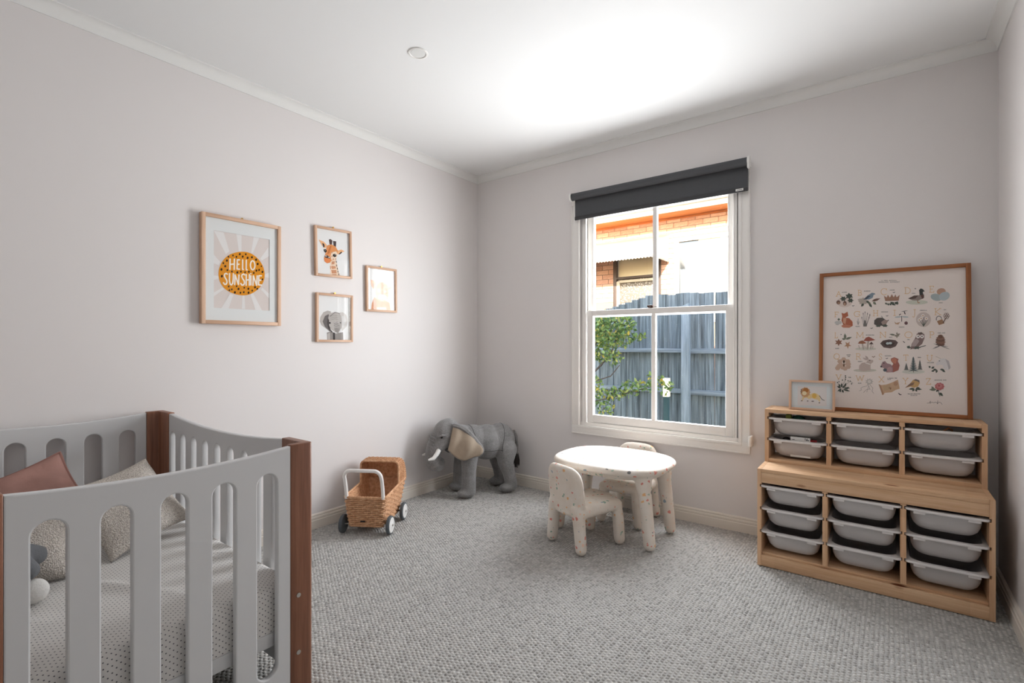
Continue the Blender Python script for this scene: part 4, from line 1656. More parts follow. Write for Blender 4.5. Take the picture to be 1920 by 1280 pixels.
# ================================================================== wicker doll pram
t = NT('wicker')
v = t.coord((1, 1, 1))
oi_n = t.noise(v, 55, 3)
col = t.ramp(oi_n, [(0.3, L(190, 138, 98)), (0.5, L(212, 162, 122)), (0.72, L(230, 186, 146))])
t.l(col, t.b.inputs['Base Color'])
t.set(Roughness=0.6)
M['wicker'] = t.m
M['wicker_dark'] = plain('wicker_board', L(132, 88, 58), 0.7, 0.2, var=0.25, vscale=60)
M['tyre'] = plain('grey_rubber', L(84, 90, 94), 0.6)
pram = thing('doll_pram', 'wicker doll pram with white handle and grey wheels by the wall', 'doll pram', (0.282, -1.349, 0), math.atan2(0.853, -0.522))
BZ0 = 0.05


def rim_z(x):
    return 0.232 + 0.026 * (x + 0.165) / 0.41


def basket_loop(h, n=80):
    """closed perimeter at relative height h (0 bottom .. 1 rim)"""
    xr0, xr1 = -0.150, 0.165
    x0, x1 = xr0 + (-0.168 - xr0) * h, xr1 + (0.243 - xr1) * h
    w = 0.112 + 0.022 * h
    lp = rrect(x0, x1, -w, w, 0.018, 5)
    # resample evenly
    P = [Vector((p[0], p[1], 0)) for p in lp]
    P.append(P[0])
    d = [0]
    for a, b in zip(P[:-1], P[1:]):
        d.append(d[-1] + (b - a).length)
    out = []
    k = 0
    for i in range(n):
        s_ = d[-1] * i / n
        while d[k + 1] < s_:
            k += 1
        u = (s_ - d[k]) / max(1e-9, d[k + 1] - d[k])
        q = P[k].lerp(P[k + 1], u)
        z0 = BZ0
        q.z = z0 + (rim_z(q.x) - z0) * h
        out.append(q)
    return out


NS = 80
bk = MB()
rows = 15
for k in range(rows):
    h = 0.02 + 0.94 * k / (rows - 1)
    lp = basket_loop(h, NS)
    c = Vector((0.03, 0, 0))
    pts = []
    for i, q in enumerate(lp):
        nx = lp[(i + 1) % NS] - lp[i - 1]
        nrm = Vector((nx.y, -nx.x, 0)).normalized()
        pts.append(q + nrm * (0.0042 * math.cos(PI * (i / 2.0 + k))) + Vector((0, 0, random.uniform(-0.0009, 0.0009))))
    bk.tube(pts, 0.0050, 6, closed=True, flat=1.0)
bk.build('basket_weave', M['wicker'], pram)['kind'] = 'stuff'
sk = MB()
bl_, tl_ = basket_loop(0.0, NS), basket_loop(1.0, NS)
for i in range(0, NS, 2):
    sk.tube([bl_[i], tl_[i]], 0.0026, 5)
sk.build('stakes', M['wicker'], pram)['kind'] = 'stuff'
br_ = MB()
tl2 = basket_loop(1.0, NS)
br_.tube([p + Vector((0, 0, 0.002)) for p in tl2], 0.0068, 8, closed=True)
for i in range(NS):
    a, b = tl2[i], tl2[(i + 2) % NS]
    br_.tube([a + Vector((0, 0, -0.005)), (a + b) / 2 + Vector((0, 0, 0.010)), b + Vector((0, 0, -0.005))], 0.003, 4)
br_.build('basket_rim', M['wicker'], pram)
def inset(lp, k):
    return [Vector((p.x * (1 - k) + 0.03 * k, p.y * (1 - k), p.z)) for p in lp]
li_b, li_t = inset(basket_loop(0.0, NS), 0.045), inset(basket_loop(0.97, NS), 0.045)
MB().add([tuple(p) for p in li_b + li_t], [(i, (i + 1) % NS, NS + (i + 1) % NS, NS + i) for i in range(NS)]).build('basket_gap_sheet', M['wicker'], pram)  # added sheet inside the weave, put in to darken its gaps
fl = [tuple(p) for p in basket_loop(0.0, NS)]
MB().prism([(p[0], p[1]) for p in fl], BZ0 - 0.006, BZ0 + 0.004, 'z').build('basket_floor', M['wicker'], pram)
MB().box(-0.1625, -0.158, 0.0, 0.03, 0.078, 0.086, 0.001).build('name_plate', M['black'], pram)
# hood
HX0, HXM, HX1 = 0.092, 0.165, 0.246


def hood_sec(x, n=48):
    """inverted U section at x: list of points from left rim to right rim"""
    zr = rim_z(x) - 0.004
    hmax = 0.405 - zr
    if x <= HXM:
        hh = hmax * (0.97 + 0.03 * (x - HX0) / (HXM - HX0))
    else:
        u = (x - HXM) / (HX1 - HXM)
        hh = hmax * math.sqrt(max(0.0, 1 - u ** 2.4))
    w = 0.131
    r = min(0.028, hh * 0.8 + 0.001)
    pl = [Vector((x, w, zr)), Vector((x, w, zr + hh - r))]
    for i in range(1, 7):
        a = math.radians(90 * i / 6)
        pl.append(Vector((x, w - r + r * math.cos(a), zr + hh - r + r * math.sin(a))))
    pl += [Vector((p.x, -p.y, p.z)) for p in reversed(pl)]
    d = [0]
    for a, b in zip(pl[:-1], pl[1:]):
        d.append(d[-1] + (b - a).length)
    out = []
    k = 0
    for i in range(n + 1):
        s_ = d[-1] * i / n
        while k < len(d) - 2 and d[k + 1] < s_ - 1e-9:
            k += 1
        u = (s_ - d[k]) / max(1e-9, d[k + 1] - d[k])
        out.append(pl[k].lerp(pl[k + 1], u))
    return out


def hood_x(u):
    if u < 0.36:
        return HX0 + (HXM - HX0) * u / 0.36
    th = PI / 2 * (u - 0.36) / 0.64
    return HXM + (HX1 - HXM) * math.sin(th) ** (2 / 2.4) - 0.00001


hd = MB()
NHS = 36
xsq = []
kx = 0
for k in range(19):
    u = k / 18
    x = hood_x(0.03 + 0.96 * u)
    sec = hood_sec(x, NHS)
    sec2 = hood_sec(x + 0.004, NHS)
    cen = Vector((min(x - 0.03, 0.14), 0, 0.27))
    pts = []
    for i, q in enumerate(sec):
        nrm = (q - cen).normalized()
        pts.append(q + nrm * 0.0042 * math.cos(PI * (i + k)))
    hd.tube(pts, 0.0047, 6)
hd.build('hood_weave', M['wicker'], pram)['kind'] = 'stuff'
lv, lf = [], []
for k in range(13):
    sec = hood_sec(hood_x(k / 12), NHS)
    lv += [(q.x - 0.004, q.y * 0.955, q.z - 0.006) for q in sec]
for k in range(12):
    for i in range(NHS):
        a_ = k * (NHS + 1) + i
        lf.append((a_, a_ + 1, a_ + NHS + 2, a_ + NHS + 1))
MB().add(lv, lf).build('hood_gap_sheet', M['wicker'], pram)  # added sheet under the hood weave so that its gaps read dark
hs = MB()
for i in range(1, NHS, 2):
    hs.tube([hood_sec(hood_x(k / 14), NHS)[i] for k in range(15)], 0.0024, 5)
hs.build('hood_stakes', M['wicker'], pram)['kind'] = 'stuff'
MB().tube(hood_sec(HX0, 40), 0.0075, 8).build('hood_rim', M['wicker'], pram)
# handle
hp = []
za, zb, xa, xb = 0.225, 0.412, -0.163, -0.212
ww = 0.118
for (yy, sgn) in ((ww, 1), (-ww, -1)):
    seq = [(xa, yy, za), (xa - 0.008, yy, za + 0.06), (xa - 0.026, yy, zb - 0.06)]
    arc = []
    for i in range(7):
        a = math.radians(90 * i / 6)
        arc.append((xa - 0.026 + (xb - xa + 0.026) * (0.35 + 0.65 * i / 6), sgn * (ww - 0.045 + 0.045 * math.cos(a)), zb - 0.045 + 0.045 * math.sin(a)))
    s_ = seq + arc
    hp += s_ if sgn == 1 else s_[::-1]
MB().tube(hp, 0.0112, 12).build('handle', plain('white_handle', L(240, 236, 232), 0.3), pram)
# chassis and wheels
MB().tube([(-0.134, -0.150, 0.056), (-0.134, 0.150, 0.056)], 0.005, 8).build('axle', M['steel'], pram)
MB().tube([(0.134, -0.150, 0.056), (0.134, 0.150, 0.056)], 0.005, 8).build('axle', M['steel'], pram)
for xx in (-0.134, 0.134):
    for s in (-1, 1):
        R_ = Matrix.Translation((xx, s * 0.152, 0.0565)) @ Matrix.Rotation(PI / 2 * (-1 if s > 0 else 1), 4, 'X')
        wh = MB().lathe([(0.047, -0.011), (0.053, -0.011), (0.0565, -0.007), (0.0565, 0.007), (0.053, 0.011), (0.047, 0.011)], 32, R_)
        wo = wh.build('wheel', M['tyre'], pram)
        MB().lathe([(0.0465, -0.008), (0.0465, 0.0115), (0.044, 0.0135), (0.036, 0.0125), (0.016, 0.0135), (0.013, 0.0155), (0.010, 0.016)], 32, R_).build('hub_disc', M['plastic'], wo)
        MB().lathe([(0.0075, 0.014), (0.0075, 0.0185), (0.005, 0.020)], 12, R_).build('hub_nut', M['steel'], wo)
# ================================================================== flat printed artwork
def homog(src, dst):
    A, b = [], []
    for (x, y), (u, v_) in zip(src, dst):
        A += [[x, y, 1, 0, 0, 0, -u * x, -u * y], [0, 0, 0, x, y, 1, -v_ * x, -v_ * y]]
        b += [u, v_]
    h_ = np.linalg.solve(np.array(A, float), np.array(b, float))
    return np.append(h_, 1).reshape(3, 3)


class Art:
    """coloured flat shapes in traced coordinates, mapped onto a sheet of w x h metres (x right, z up)"""
    def __init__(self, corners, w, h):
        self.H = homog(corners, [(-w / 2, h / 2), (w / 2, h / 2), (w / 2, -h / 2), (-w / 2, -h / 2)])
        self.w, self.h = w, h
        self.v, self.f, self.c = [], [], []
        self.k = 0

    def m(self, x, y):
        q = self.H @ np.array([x, y, 1.0])
        return q[0] / q[2], q[1] / q[2]

    def new(self):
        self.k = 0

    def poly(self, pts, col, mapped=False):
        self.k += 1
        y = -0.00006 * self.k - 0.0002 - 1.1e-6 * (len(self.f) % 37)
        o = len(self.v)
        for p in pts:
            a, b = p if mapped else self.m(*p)
            a = max(-self.w / 2, min(self.w / 2, a))
            b = max(-self.h / 2, min(self.h / 2, b))
            self.v.append((a, y, b))
        self.f.append(tuple(range(o, o + len(pts))))
        self.c.append(col)

    def ell(self, cx, cy, rx, ry, col, rot=0, n=16):
        c, s = math.cos(math.radians(rot)), math.sin(math.radians(rot))
        self.poly([(cx + rx * math.cos(a) * c - ry * math.sin(a) * s, cy + rx * math.cos(a) * s + ry * math.sin(a) * c)
                   for a in [2 * PI * i / n for i in range(n)]], col)

    def star(self, cx, cy, r, col, n=7, inner=0.55, ry=None, rot=0):
        ry = ry or r
        self.poly([(cx + (r if i % 2 == 0 else r * inner) * math.cos(PI * i / n + rot), cy + (ry if i % 2 == 0 else ry * inner) * math.sin(PI * i / n + rot)) for i in range(2 * n)], col)

    def leaf(self, x0, y0, x1, y1, w, col):
        dx, dy = x1 - x0, y1 - y0
        l_ = math.hypot(dx, dy)
        nx, ny = -dy / l_ * w, dx / l_ * w
        self.poly([(x0, y0), (x0 + dx * 0.3 + nx * 0.8, y0 + dy * 0.3 + ny * 0.8), (x0 + dx * 0.6 + nx * 0.8, y0 + dy * 0.6 + ny * 0.8), (x1, y1),
                   (x0 + dx * 0.6 - nx * 0.8, y0 + dy * 0.6 - ny * 0.8), (x0 + dx * 0.3 - nx * 0.8, y0 + dy * 0.3 - ny * 0.8)], col)

    def stroke(self, pts, w, col, caps=True):
        k0 = self.k
        for a, b in zip(pts[:-1], pts[1:]):
            d = math.hypot(b[0] - a[0], b[1] - a[1])
            if d < 1e-6:
                continue
            nx, ny = -(b[1] - a[1]) / d * w / 2, (b[0] - a[0]) / d * w / 2
            self.k = k0
            self.poly([(a[0] + nx, a[1] + ny), (b[0] + nx, b[1] + ny), (b[0] - nx, b[1] - ny), (a[0] - nx, a[1] - ny)], col)
        if caps:
            for p in pts:
                self.k = k0
                self.ell(p[0], p[1], w / 2, w / 2, col, 0, 8)

    def build(self, name, mat, parent):
        me = bpy.data.meshes.new(name)
        fs_ = []
        me.from_pydata(self.v, [], self.f)
        ca = me.color_attributes.new('ink', 'FLOAT_COLOR', 'CORNER')
        data = []
        for p, c in zip(me.polygons, self.c):
            data += list(L(*c)) * p.loop_total
        ca.data.foreach_set('color', np.array(data, np.float32))
        bm = bmesh.new(); bm.from_mesh(me)
        bmesh.ops.triangulate(bm, faces=[f for f in bm.faces if len(f.verts) > 4])
        bm.to_mesh(me); bm.free()
        o = link(name, me, mat, parent, False)
        return o


t = NT('printed_ink')
at = t.n('ShaderNodeVertexColor')
at.layer_name = 'ink'
t.l(at.outputs[0], t.b.inputs['Base Color'])
t.set(Roughness=0.8)
t.b.inputs['Specular IOR Level'].default_value = 0.1
M['ink_print'] = t.m

# hand-drawn capitals in a unit box (x right, y down)
GL = {
    'H': [[(0.05, 0), (0, 1)], [(0.85, 0), (0.8, 1)], [(0.03, 0.52), (0.82, 0.48)]],
    'E': [[(0.75, 0.02), (0.1, 0.02), (0, 0.98), (0.72, 1.0)], [(0.05, 0.5), (0.6, 0.48)]],
    'L': [[(0.1, 0), (0, 0.9), (0.12, 1), (0.4, 1.0)]],
    'O': [[(0.4 + 0.42 * math.cos(a), 0.5 + 0.5 * math.sin(a)) for a in [2 * PI * i / 14 for i in range(15)]]],
    'S': [[(0.85, 0.08), (0.6, 0.0), (0.3, 0.06), (0.2, 0.22), (0.4, 0.42), (0.7, 0.6), (0.78, 0.8), (0.6, 0.97), (0.25, 1.0), (0.0, 0.85)]],
    'U': [[(0.1, 0), (0.05, 0.6), (0.2, 0.93), (0.45, 1.0), (0.7, 0.85), (0.8, 0.5), (0.85, 0)]],
    'N': [[(0, 1), (0.1, 0), (0.75, 1), (0.88, 0)]],
    'I': [[(0.08, 0.2), (0, 1)], [(0.1, 0.0), (0.1, 0.02)]],
}
# book capitals with serifs, for the alphabet chart
def arc(cx, cy, rx, ry, a0, a1, n=10):
    return [(cx + rx * math.cos(math.radians(a0 + (a1 - a0) * i / n)), cy + ry * math.sin(math.radians(a0 + (a1 - a0) * i / n))) for i in range(n + 1)]
def sf(x, y, w=0.13):
    return [(x - w, y), (x + w, y)]
SG = {
    'A': [[(0.1, 1), (0.5, 0), (0.9, 1)], [(0.26, 0.62), (0.74, 0.62)], sf(0.1, 1), sf(0.9, 1)],
    'B': [[(0.2, 0), (0.2, 1)], [(0.05, 0), (0.5, 0)] + arc(0.5, 0.24, 0.3, 0.24, -90, 90) + [(0.2, 0.48)], [(0.5, 0.48)] + arc(0.52, 0.74, 0.34, 0.26, -90, 90) + [(0.05, 1)]],
    'C': [arc(0.55, 0.5, 0.5, 0.5, -45, -315, 16), [(0.92, 0.02), (0.92, 0.26)]],
    'D': [[(0.2, 0), (0.2, 1)], [(0.05, 0), (0.4, 0)] + arc(0.42, 0.5, 0.5, 0.5, -90, 90, 14) + [(0.05, 1)]],
    'E': [[(0.2, 0), (0.2, 1)], [(0.05, 0), (0.85, 0), (0.85, 0.16)], [(0.2, 0.48), (0.65, 0.48)], [(0.05, 1), (0.88, 1), (0.9, 0.8)]],
    'F': [[(0.2, 0), (0.2, 1)], [(0.05, 0), (0.85, 0), (0.85, 0.16)], [(0.2, 0.48), (0.65, 0.48)], sf(0.2, 1)],
    'G': [arc(0.52, 0.5, 0.48, 0.5, -45, -320, 16), [(0.9, 0.8), (0.9, 0.55), (0.65, 0.55)], [(0.9, 0.02), (0.9, 0.24)]],
    'H': [[(0.18, 0), (0.18, 1)], [(0.82, 0), (0.82, 1)], [(0.18, 0.5), (0.82, 0.5)], sf(0.18, 0), sf(0.18, 1), sf(0.82, 0), sf(0.82, 1)],
    'I': [[(0.5, 0), (0.5, 1)], sf(0.5, 0, 0.4), sf(0.5, 1, 0.4)],
    'J': [[(0.7, 0), (0.7, 0.8), (0.5, 1), (0.2, 0.98), (0.1, 0.9)], sf(0.7, 0, 0.3)],
    'K': [[(0.18, 0), (0.18, 1)], [(0.85, 0), (0.2, 0.52), (0.9, 1)], sf(0.18, 0), sf(0.18, 1), sf(0.85, 0), sf(0.88, 1)],
    'L': [[(0.25, 0), (0.25, 1)], [(0.08, 1), (0.9, 1), (0.92, 0.78)], sf(0.25, 0)],
    'M': [[(0.1, 1), (0.15, 0), (0.5, 0.85), (0.85, 0), (0.9, 1)], sf(0.1, 1, 0.08), sf(0.9, 1, 0.1), sf(0.13, 0, 0.08), sf(0.87, 0, 0.08)],
    'N': [[(0.15, 1), (0.15, 0), (0.85, 1), (0.85, 0)], sf(0.15, 1, 0.1), sf(0.85, 0, 0.1), sf(0.12, 0, 0.08)],
    'O': [arc(0.5, 0.5, 0.5, 0.5, 0, 360, 20)],
    'P': [[(0.2, 0), (0.2, 1)], [(0.05, 0), (0.5, 0)] + arc(0.5, 0.27, 0.34, 0.27, -90, 90) + [(0.2, 0.54)], sf(0.2, 1)],
    'Q': [arc(0.46, 0.46, 0.46, 0.46, 0, 360, 20), [(0.45, 0.9), (0.7, 0.98), (1.0, 1.05)]],
    'R': [[(0.2, 0), (0.2, 1)], [(0.05, 0), (0.5, 0)] + arc(0.5, 0.25, 0.32, 0.25, -90, 90) + [(0.2, 0.5)], [(0.5, 0.5), (0.92, 1)], sf(0.2, 1)],
    'S': [[(0.85, 0.22), (0.8, 0.05), (0.5, 0), (0.2, 0.08), (0.15, 0.28), (0.4, 0.45), (0.75, 0.6), (0.85, 0.8), (0.6, 1), (0.3, 0.98), (0.12, 0.78)]],
    'T': [[(0.5, 0), (0.5, 1)], [(0.05, 0.18), (0.05, 0), (0.95, 0), (0.95, 0.18)], sf(0.5, 1)],
    'U': [[(0.18, 0), (0.18, 0.65), (0.35, 0.96), (0.6, 0.98), (0.8, 0.7), (0.82, 0)], sf(0.18, 0), sf(0.82, 0)],
    'V': [[(0.1, 0), (0.5, 1), (0.9, 0)], sf(0.1, 0), sf(0.9, 0)],
    'W': [[(0.05, 0), (0.28, 1), (0.5, 0.1), (0.72, 1), (0.95, 0)], sf(0.05, 0, 0.08), sf(0.95, 0, 0.08)],
    'X': [[(0.1, 0), (0.9, 1)], [(0.9, 0), (0.1, 1)], sf(0.1, 0), sf(0.9, 0), sf(0.1, 1), sf(0.9, 1)],
    'Y': [[(0.1, 0), (0.5, 0.5), (0.9, 0)], [(0.5, 0.5), (0.5, 1)], sf(0.1, 0), sf(0.9, 0), sf(0.5, 1)],
    'Z': [[(0.12, 0.18), (0.12, 0), (0.88, 0), (0.1, 1), (0.9, 1), (0.9, 0.8)]],
}


def put(art, glyphs, x0, y0, x1, y1, w, col):
    k0 = art.k
    for st_ in glyphs:
        art.k = k0
        art.stroke([(x0 + (x1 - x0) * p[0], y0 + (y1 - y0) * p[1]) for p in st_], w, col)
    art.k = k0 + 1


def small_text(art, txt, x0, y0, x1, h, col=(96, 90, 86), w=1.4):
    """tiny caption set in the serif capitals; slope follows the sheet"""
    n = len(txt)
    cw_ = (x1 - x0) / n
    for i, ch_ in enumerate(txt):
        if ch_ != ' ':
            k0 = art.k
            put(art, SG[ch_], x0 + cw_ * (i + 0.12), y0, x0 + cw_ * (i + 0.85), y0 + h, w, col)
            art.k = k0


def framed(name, label, w, h, fw_, depth, wood_m, wood_mv, art, paper, loc, rot, hook=False, mat_in=None, glass=True):
    """picture frame in the local xz plane, front towards -y; origin at the bottom centre of the back"""
    o = thing(name, label, 'picture', loc)
    o.rotation_euler = rot
    zc = h / 2
    for (a, b, c, d, m_) in ((-w / 2, -w / 2 + fw_, 0, h, wood_mv), (w / 2 - fw_, w / 2, 0, h, wood_mv), (-w / 2 + fw_, w / 2 - fw_, h - fw_, h, wood_m), (-w / 2 + fw_, w / 2 - fw_, 0, fw_, wood_m)):
        MB().box(a, b, -depth, 0, c, d, 0.0012).build('frame_rail', m_, o)
    MB().box(-w / 2 + fw_ * 0.7, w / 2 - fw_ * 0.7, -depth + 0.0145, -0.002, fw_ * 0.7, h - fw_ * 0.7).build('backing_board', paper, o)
    if mat_in:
        # window mount: a board with an opening, in front of the sheet
        iw, ih = mat_in
        mbm = MB()
        W2_, H2_ = w / 2 - fw_ * 0.9, h / 2 - fw_ * 0.9
        y0_, y1_ = -depth + 0.0118, -depth + 0.0135
        mbm.box(-W2_, -iw / 2, y0_, y1_, zc - H2_, zc + H2_).box(iw / 2, W2_, y0_, y1_, zc - H2_, zc + H2_)
        mbm.box(-iw / 2, iw / 2, y0_, y1_, zc - H2_, zc - ih / 2).box(-iw / 2, iw / 2, y0_, y1_, zc + ih / 2, zc + H2_)
        mbm.build('mount', plain('mount_board', L(228, 230, 229), 0.8, 0.1), o)
    if art:
        a = art.build('print', M['ink_print'], o)
        a.location = (0, -depth + 0.0145, zc)
    if glass:
        MB().box(-w / 2 + fw_ * 0.9, w / 2 - fw_ * 0.9, -depth + 0.006, -depth + 0.0075, fw_ * 0.9, h - fw_ * 0.9).build('glazing', M['pglass'], o, False)
    if hook:
        mb_ = MB().tube([(0, -0.0, h + 0.006), (0, -0.012, h + 0.006)], 0.0035, 10).tube([(0, -0.012, h + 0.006), (0, -0.014, h + 0.006)], 0.006, 10)
        mb_.box(-0.004, 0.004, -0.006, -0.003, h - 0.012, h + 0.003, 0.001)
        mb_.build('hanging_hook', M['brass'], o)
    return o


M['pglass'] = glass_mat('picture_glass', refl=0.5)
M['paper'] = plain('white_paper', L(232, 232, 231), 0.8, 0.1)
M['oak_x'] = wood('pale_oak', L(196, 156, 128), L(226, 190, 162), 'x', 0.5)
M['oak_z'] = wood('pale_oak_up', L(196, 156, 128), L(226, 190, 162), 'z', 0.5)
M['teak_x'] = wood('brown_frame_wood', L(126, 74, 40), L(176, 112, 66), 'x', 0.45)
M['teak_z'] = wood('brown_frame_wood_up', L(126, 74, 40), L(176, 112, 66), 'z', 0.45)
WALLROT = (0, 0, PI / 2)          # front of the picture turned to +x


def on_left_wall(ymid, z0, tilt=0.0, lean=0.0):
    return (0.002, ymid, z0), (math.radians(-lean), math.radians(tilt), PI / 2)


# ---- HELLO SUNSHINE (traced in a crop of the print: x 390..510, y 430..590, 8 px per photo pixel)
sw, sh_ = 0.308, 0.425
A1 = Art([(58, 46), (870, 176), (856, 1196), (54, 1160)], sw, sh_)
A1.poly([(58, 46), (870, 176), (856, 1196), (54, 1160)], (222, 212, 207))
rays = [((60, 50), (205, 78), (285, 350), (235, 395)), ((388, 100), (465, 112), (462, 355), (425, 352)), ((640, 140), (722, 155), (630, 370), (603, 370)),
        ((856, 285), (862, 415), (755, 480), (735, 450)), ((870, 650), (868, 728), (795, 716), (795, 682)), ((856, 955), (852, 1020), (740, 900), (760, 868)),
        ((750, 1192), (655, 1190), (585, 965), (625, 950)), ((508, 1175), (455, 1172), (470, 985), (500, 985)), ((270, 1168), (165, 1166), (290, 960), (338, 980)),
        ((54, 1000), (56, 945), (185, 870), (205, 895)), ((52, 765), (50, 700), (128, 706), (132, 742)), ((52, 525), (56, 395), (150, 505), (132, 552))]
for r_ in rays:
    A1.poly(r_, (232, 229, 227))
A1.poly([(460 + 335 * math.cos(a) * (1 + 0.015 * math.sin(3 * a)), 668 + 314 * math.sin(a) * (1 + 0.012 * math.cos(5 * a))) for a in [2 * PI * i / 48 for i in range(48)]], (228, 148, 28))
for (x, y, r_) in [(272, 428, 1), (337, 412, .9), (386, 430, 1), (436, 390, 1.15), (478, 426, 1.15), (523, 392, 1), (549, 443, 1.2), (612, 434, 1.1), (672, 468, 1.2), (694, 530, 1.2), (748, 562, .8),
                   (762, 643, 1.15), (714, 615, 1.05), (675, 625, 1.1), (636, 660, 1), (760, 750, .95), (248, 485, 1.2), (196, 523, 1), (223, 567, 1.2), (168, 613, 1.3), (254, 622, 1), (320, 642, 1), (399, 655, 1.2),
                   (450, 642, 1), (510, 650, .9), (565, 643, 1.05), (174, 710, 1.3), (272, 856, 1), (316, 898, 1), (281, 910, 1), (387, 851, .9), (413, 890, 1.2), (360, 940, 1.2), (441, 944, 1), (489, 936, 1),
                   (496, 872, .9), (556, 886, 1.15), (558, 943, 1.2), (611, 912, .95), (652, 864, 1.15), (684, 886, 1)]:
    A1.k = 20
    A1.ell(x, y, 11.5 * r_, 15 * r_, (46, 30, 20), 12)
WH = (250, 240, 226)
A1.k = 22
for g_, x0, y0, x1, y1 in (('H', 290, 462, 368, 612), ('E', 394, 470, 442, 608), ('L', 474, 474, 500, 612), ('L', 526, 478, 560, 616), ('O', 590, 484, 668, 614),
                           ('S', 196, 668, 262, 828), ('U', 278, 672, 352, 834), ('N', 358, 690, 430, 828), ('S', 446, 676, 516, 836), ('H', 524, 684, 580, 836), ('I', 592, 668, 606, 832), ('N', 622, 700, 694, 836), ('E', 704, 696, 760, 832)):
    A1.k = 22
    put(A1, GL[g_], x0, y0, x1, y1, 20, WH)
loc, rot = on_left_wall(-2.068, 1.303, 0.0, 0.0)
framed('picture_frame', 'large oak framed sunshine print lettered HELLO SUNSHINE on the wall', 0.438, 0.602, 0.020, 0.034, M['oak_x'], M['oak_z'], A1, M['paper'], loc, rot, True, (sw, sh_))

# ---- giraffe (crop x 580..670, y 410..530 at 10.67 px)
pw, ph_ = 0.245, 0.295
A2 = Art([(165, 172), (800, 285), (775, 1150), (135, 1085)], pw, ph_)
TAN, TAN2, CRM, DK = (222, 150, 96), (236, 180, 132), (240, 218, 196), (70, 62, 60)
A2.poly([(405, 830), (530, 800), (545, 900), (560, 1000), (590, 1130), (395, 1112), (408, 980)], (238, 214, 190))
for p_ in ([(432, 930), (510, 940), (515, 985), (440, 998), (425, 965)], [(420, 1015), (520, 1015), (525, 1085), (430, 1085)], [(440, 845), (500, 840), (490, 900), (430, 905)], [(400, 930), (420, 940), (418, 1000), (402, 1000)], [(440, 1098), (520, 1100), (520, 1120), (430, 1115)]):
    A2.poly(p_, (205, 150, 116))
for (x, y) in ((530, 850), (530, 925), (545, 990), (553, 1050), (565, 1105)):
    A2.ell(x, y, 8, 24, DK, -8)
A2.poly([(205, 405), (300, 445), (355, 505), (358, 545), (310, 580), (262, 520)], TAN2)
A2.poly([(270, 470), (305, 490), (318, 545), (288, 560), (275, 510)], DK)
A2.poly([(560, 625), (640, 602), (705, 640), (630, 665), (575, 705), (555, 680)], TAN2)
A2.poly([(585, 690), (640, 640), (650, 668), (600, 705)], DK)
A2.poly([(405, 405), (435, 392), (472, 425), (455, 520), (415, 500)], (92, 74, 70))
A2.poly([(485, 430), (548, 440), (535, 555), (492, 540)], (82, 70, 68))
A2.poly([(370, 520), (450, 500), (530, 545), (570, 625), (548, 720), (520, 800), (430, 830), (400, 870), (345, 882), (296, 840), (288, 780), (312, 715), (340, 650), (345, 570)], TAN)
A2.poly([(440, 660), (540, 640), (560, 700), (525, 800), (430, 815), (420, 740)], CRM)
A2.poly([(420, 530), (450, 530), (400, 680), (350, 700), (380, 620)], (196, 118, 66))
A2.poly([(290, 780), (330, 760), (410, 790), (400, 865), (345, 882), (298, 845)], (226, 138, 84))
A2.poly([(305, 730), (345, 715), (410, 752), (405, 790), (350, 775), (310, 765)], (90, 74, 70))
A2.ell(330, 735, 12, 12, (226, 224, 222)); A2.ell(390, 762, 13, 13, (226, 224, 222))
A2.ell(500, 722, 36, 32, (46, 42, 42)); A2.ell(510, 712, 9, 8, (200, 200, 200))
A2.poly([(290, 600), (335, 598), (355, 640), (320, 668), (298, 640)], (46, 42, 42)); A2.ell(318, 625, 6, 6, (220, 220, 220))
for (x, y) in ((445, 740), (470, 795), (520, 795), (450, 665)):
    A2.ell(x, y, 9, 14, (190, 138, 104))
loc, rot = on_left_wall(-1.472, 1.640, -1.2)
framed('picture_frame', 'small framed giraffe head print hanging on the wall', 0.276, 0.326, 0.015, 0.020, M['oak_x'], M['oak_z'], A2, M['paper'], loc, rot, True)

# ---- baby elephant (crop x 580..670, y 540..650 at 11.63 px)
A3 = Art([(200, 145), (892, 185), (870, 1130), (175, 1118)], pw, ph_)
G1, G2, G3, G4 = (150, 144, 140), (184, 178, 173), (112, 106, 104), (206, 202, 198)
A3.poly([(370, 960), (470, 930), (560, 980), (720, 950), (725, 1126), (375, 1120)], G1)
A3.poly([(500, 960), (545, 960), (545, 1122), (500, 1122)], (70, 66, 66)); A3.poly([(380, 990), (440, 960), (440, 1120), (385, 1120)], G2)
A3.poly([(470, 500), (400, 482), (310, 520), (245, 620), (228, 720), (260, 800), (350, 870), (440, 950), (470, 800)], G2)
A3.poly([(420, 560), (340, 600), (290, 720), (330, 830), (440, 940), (460, 760)], G3)
A3.poly([(660, 520), (730, 515), (800, 570), (830, 700), (800, 830), (700, 930), (660, 800)], G4)
A3.poly([(690, 600), (760, 590), (790, 700), (720, 860), (680, 800)], (216, 214, 212))
A3.poly([(480, 530), (560, 510), (640, 530), (690, 600), (700, 720), (690, 850), (620, 970), (560, 960), (470, 900), (420, 800), (400, 680), (420, 600)], G2)
A3.poly([(520, 740), (600, 720), (645, 790), (650, 880), (610, 972), (555, 950), (530, 880)], G1)
for y in (740, 775, 815, 850):
    A3.stroke([(520, y + 15), (570, y - 8), (640, y + 12)], 9, G4, False)
for y in (600, 640, 680):
    A3.stroke([(450, y + 10), (540, y - 20), (630, y)], 8, G1, False)
A3.stroke([(440, 610), (560, 515), (660, 545)], 12, G3, False)
A3.ell(440, 750, 17, 22, (40, 36, 36)); A3.ell(668, 745, 14, 14, (90, 92, 90))
A3.poly([(400, 640), (425, 690), (420, 800), (455, 900), (500, 950), (470, 960), (400, 860), (385, 740)], (82, 76, 74))
loc, rot = on_left_wall(-1.467, 1.206, 0.0)
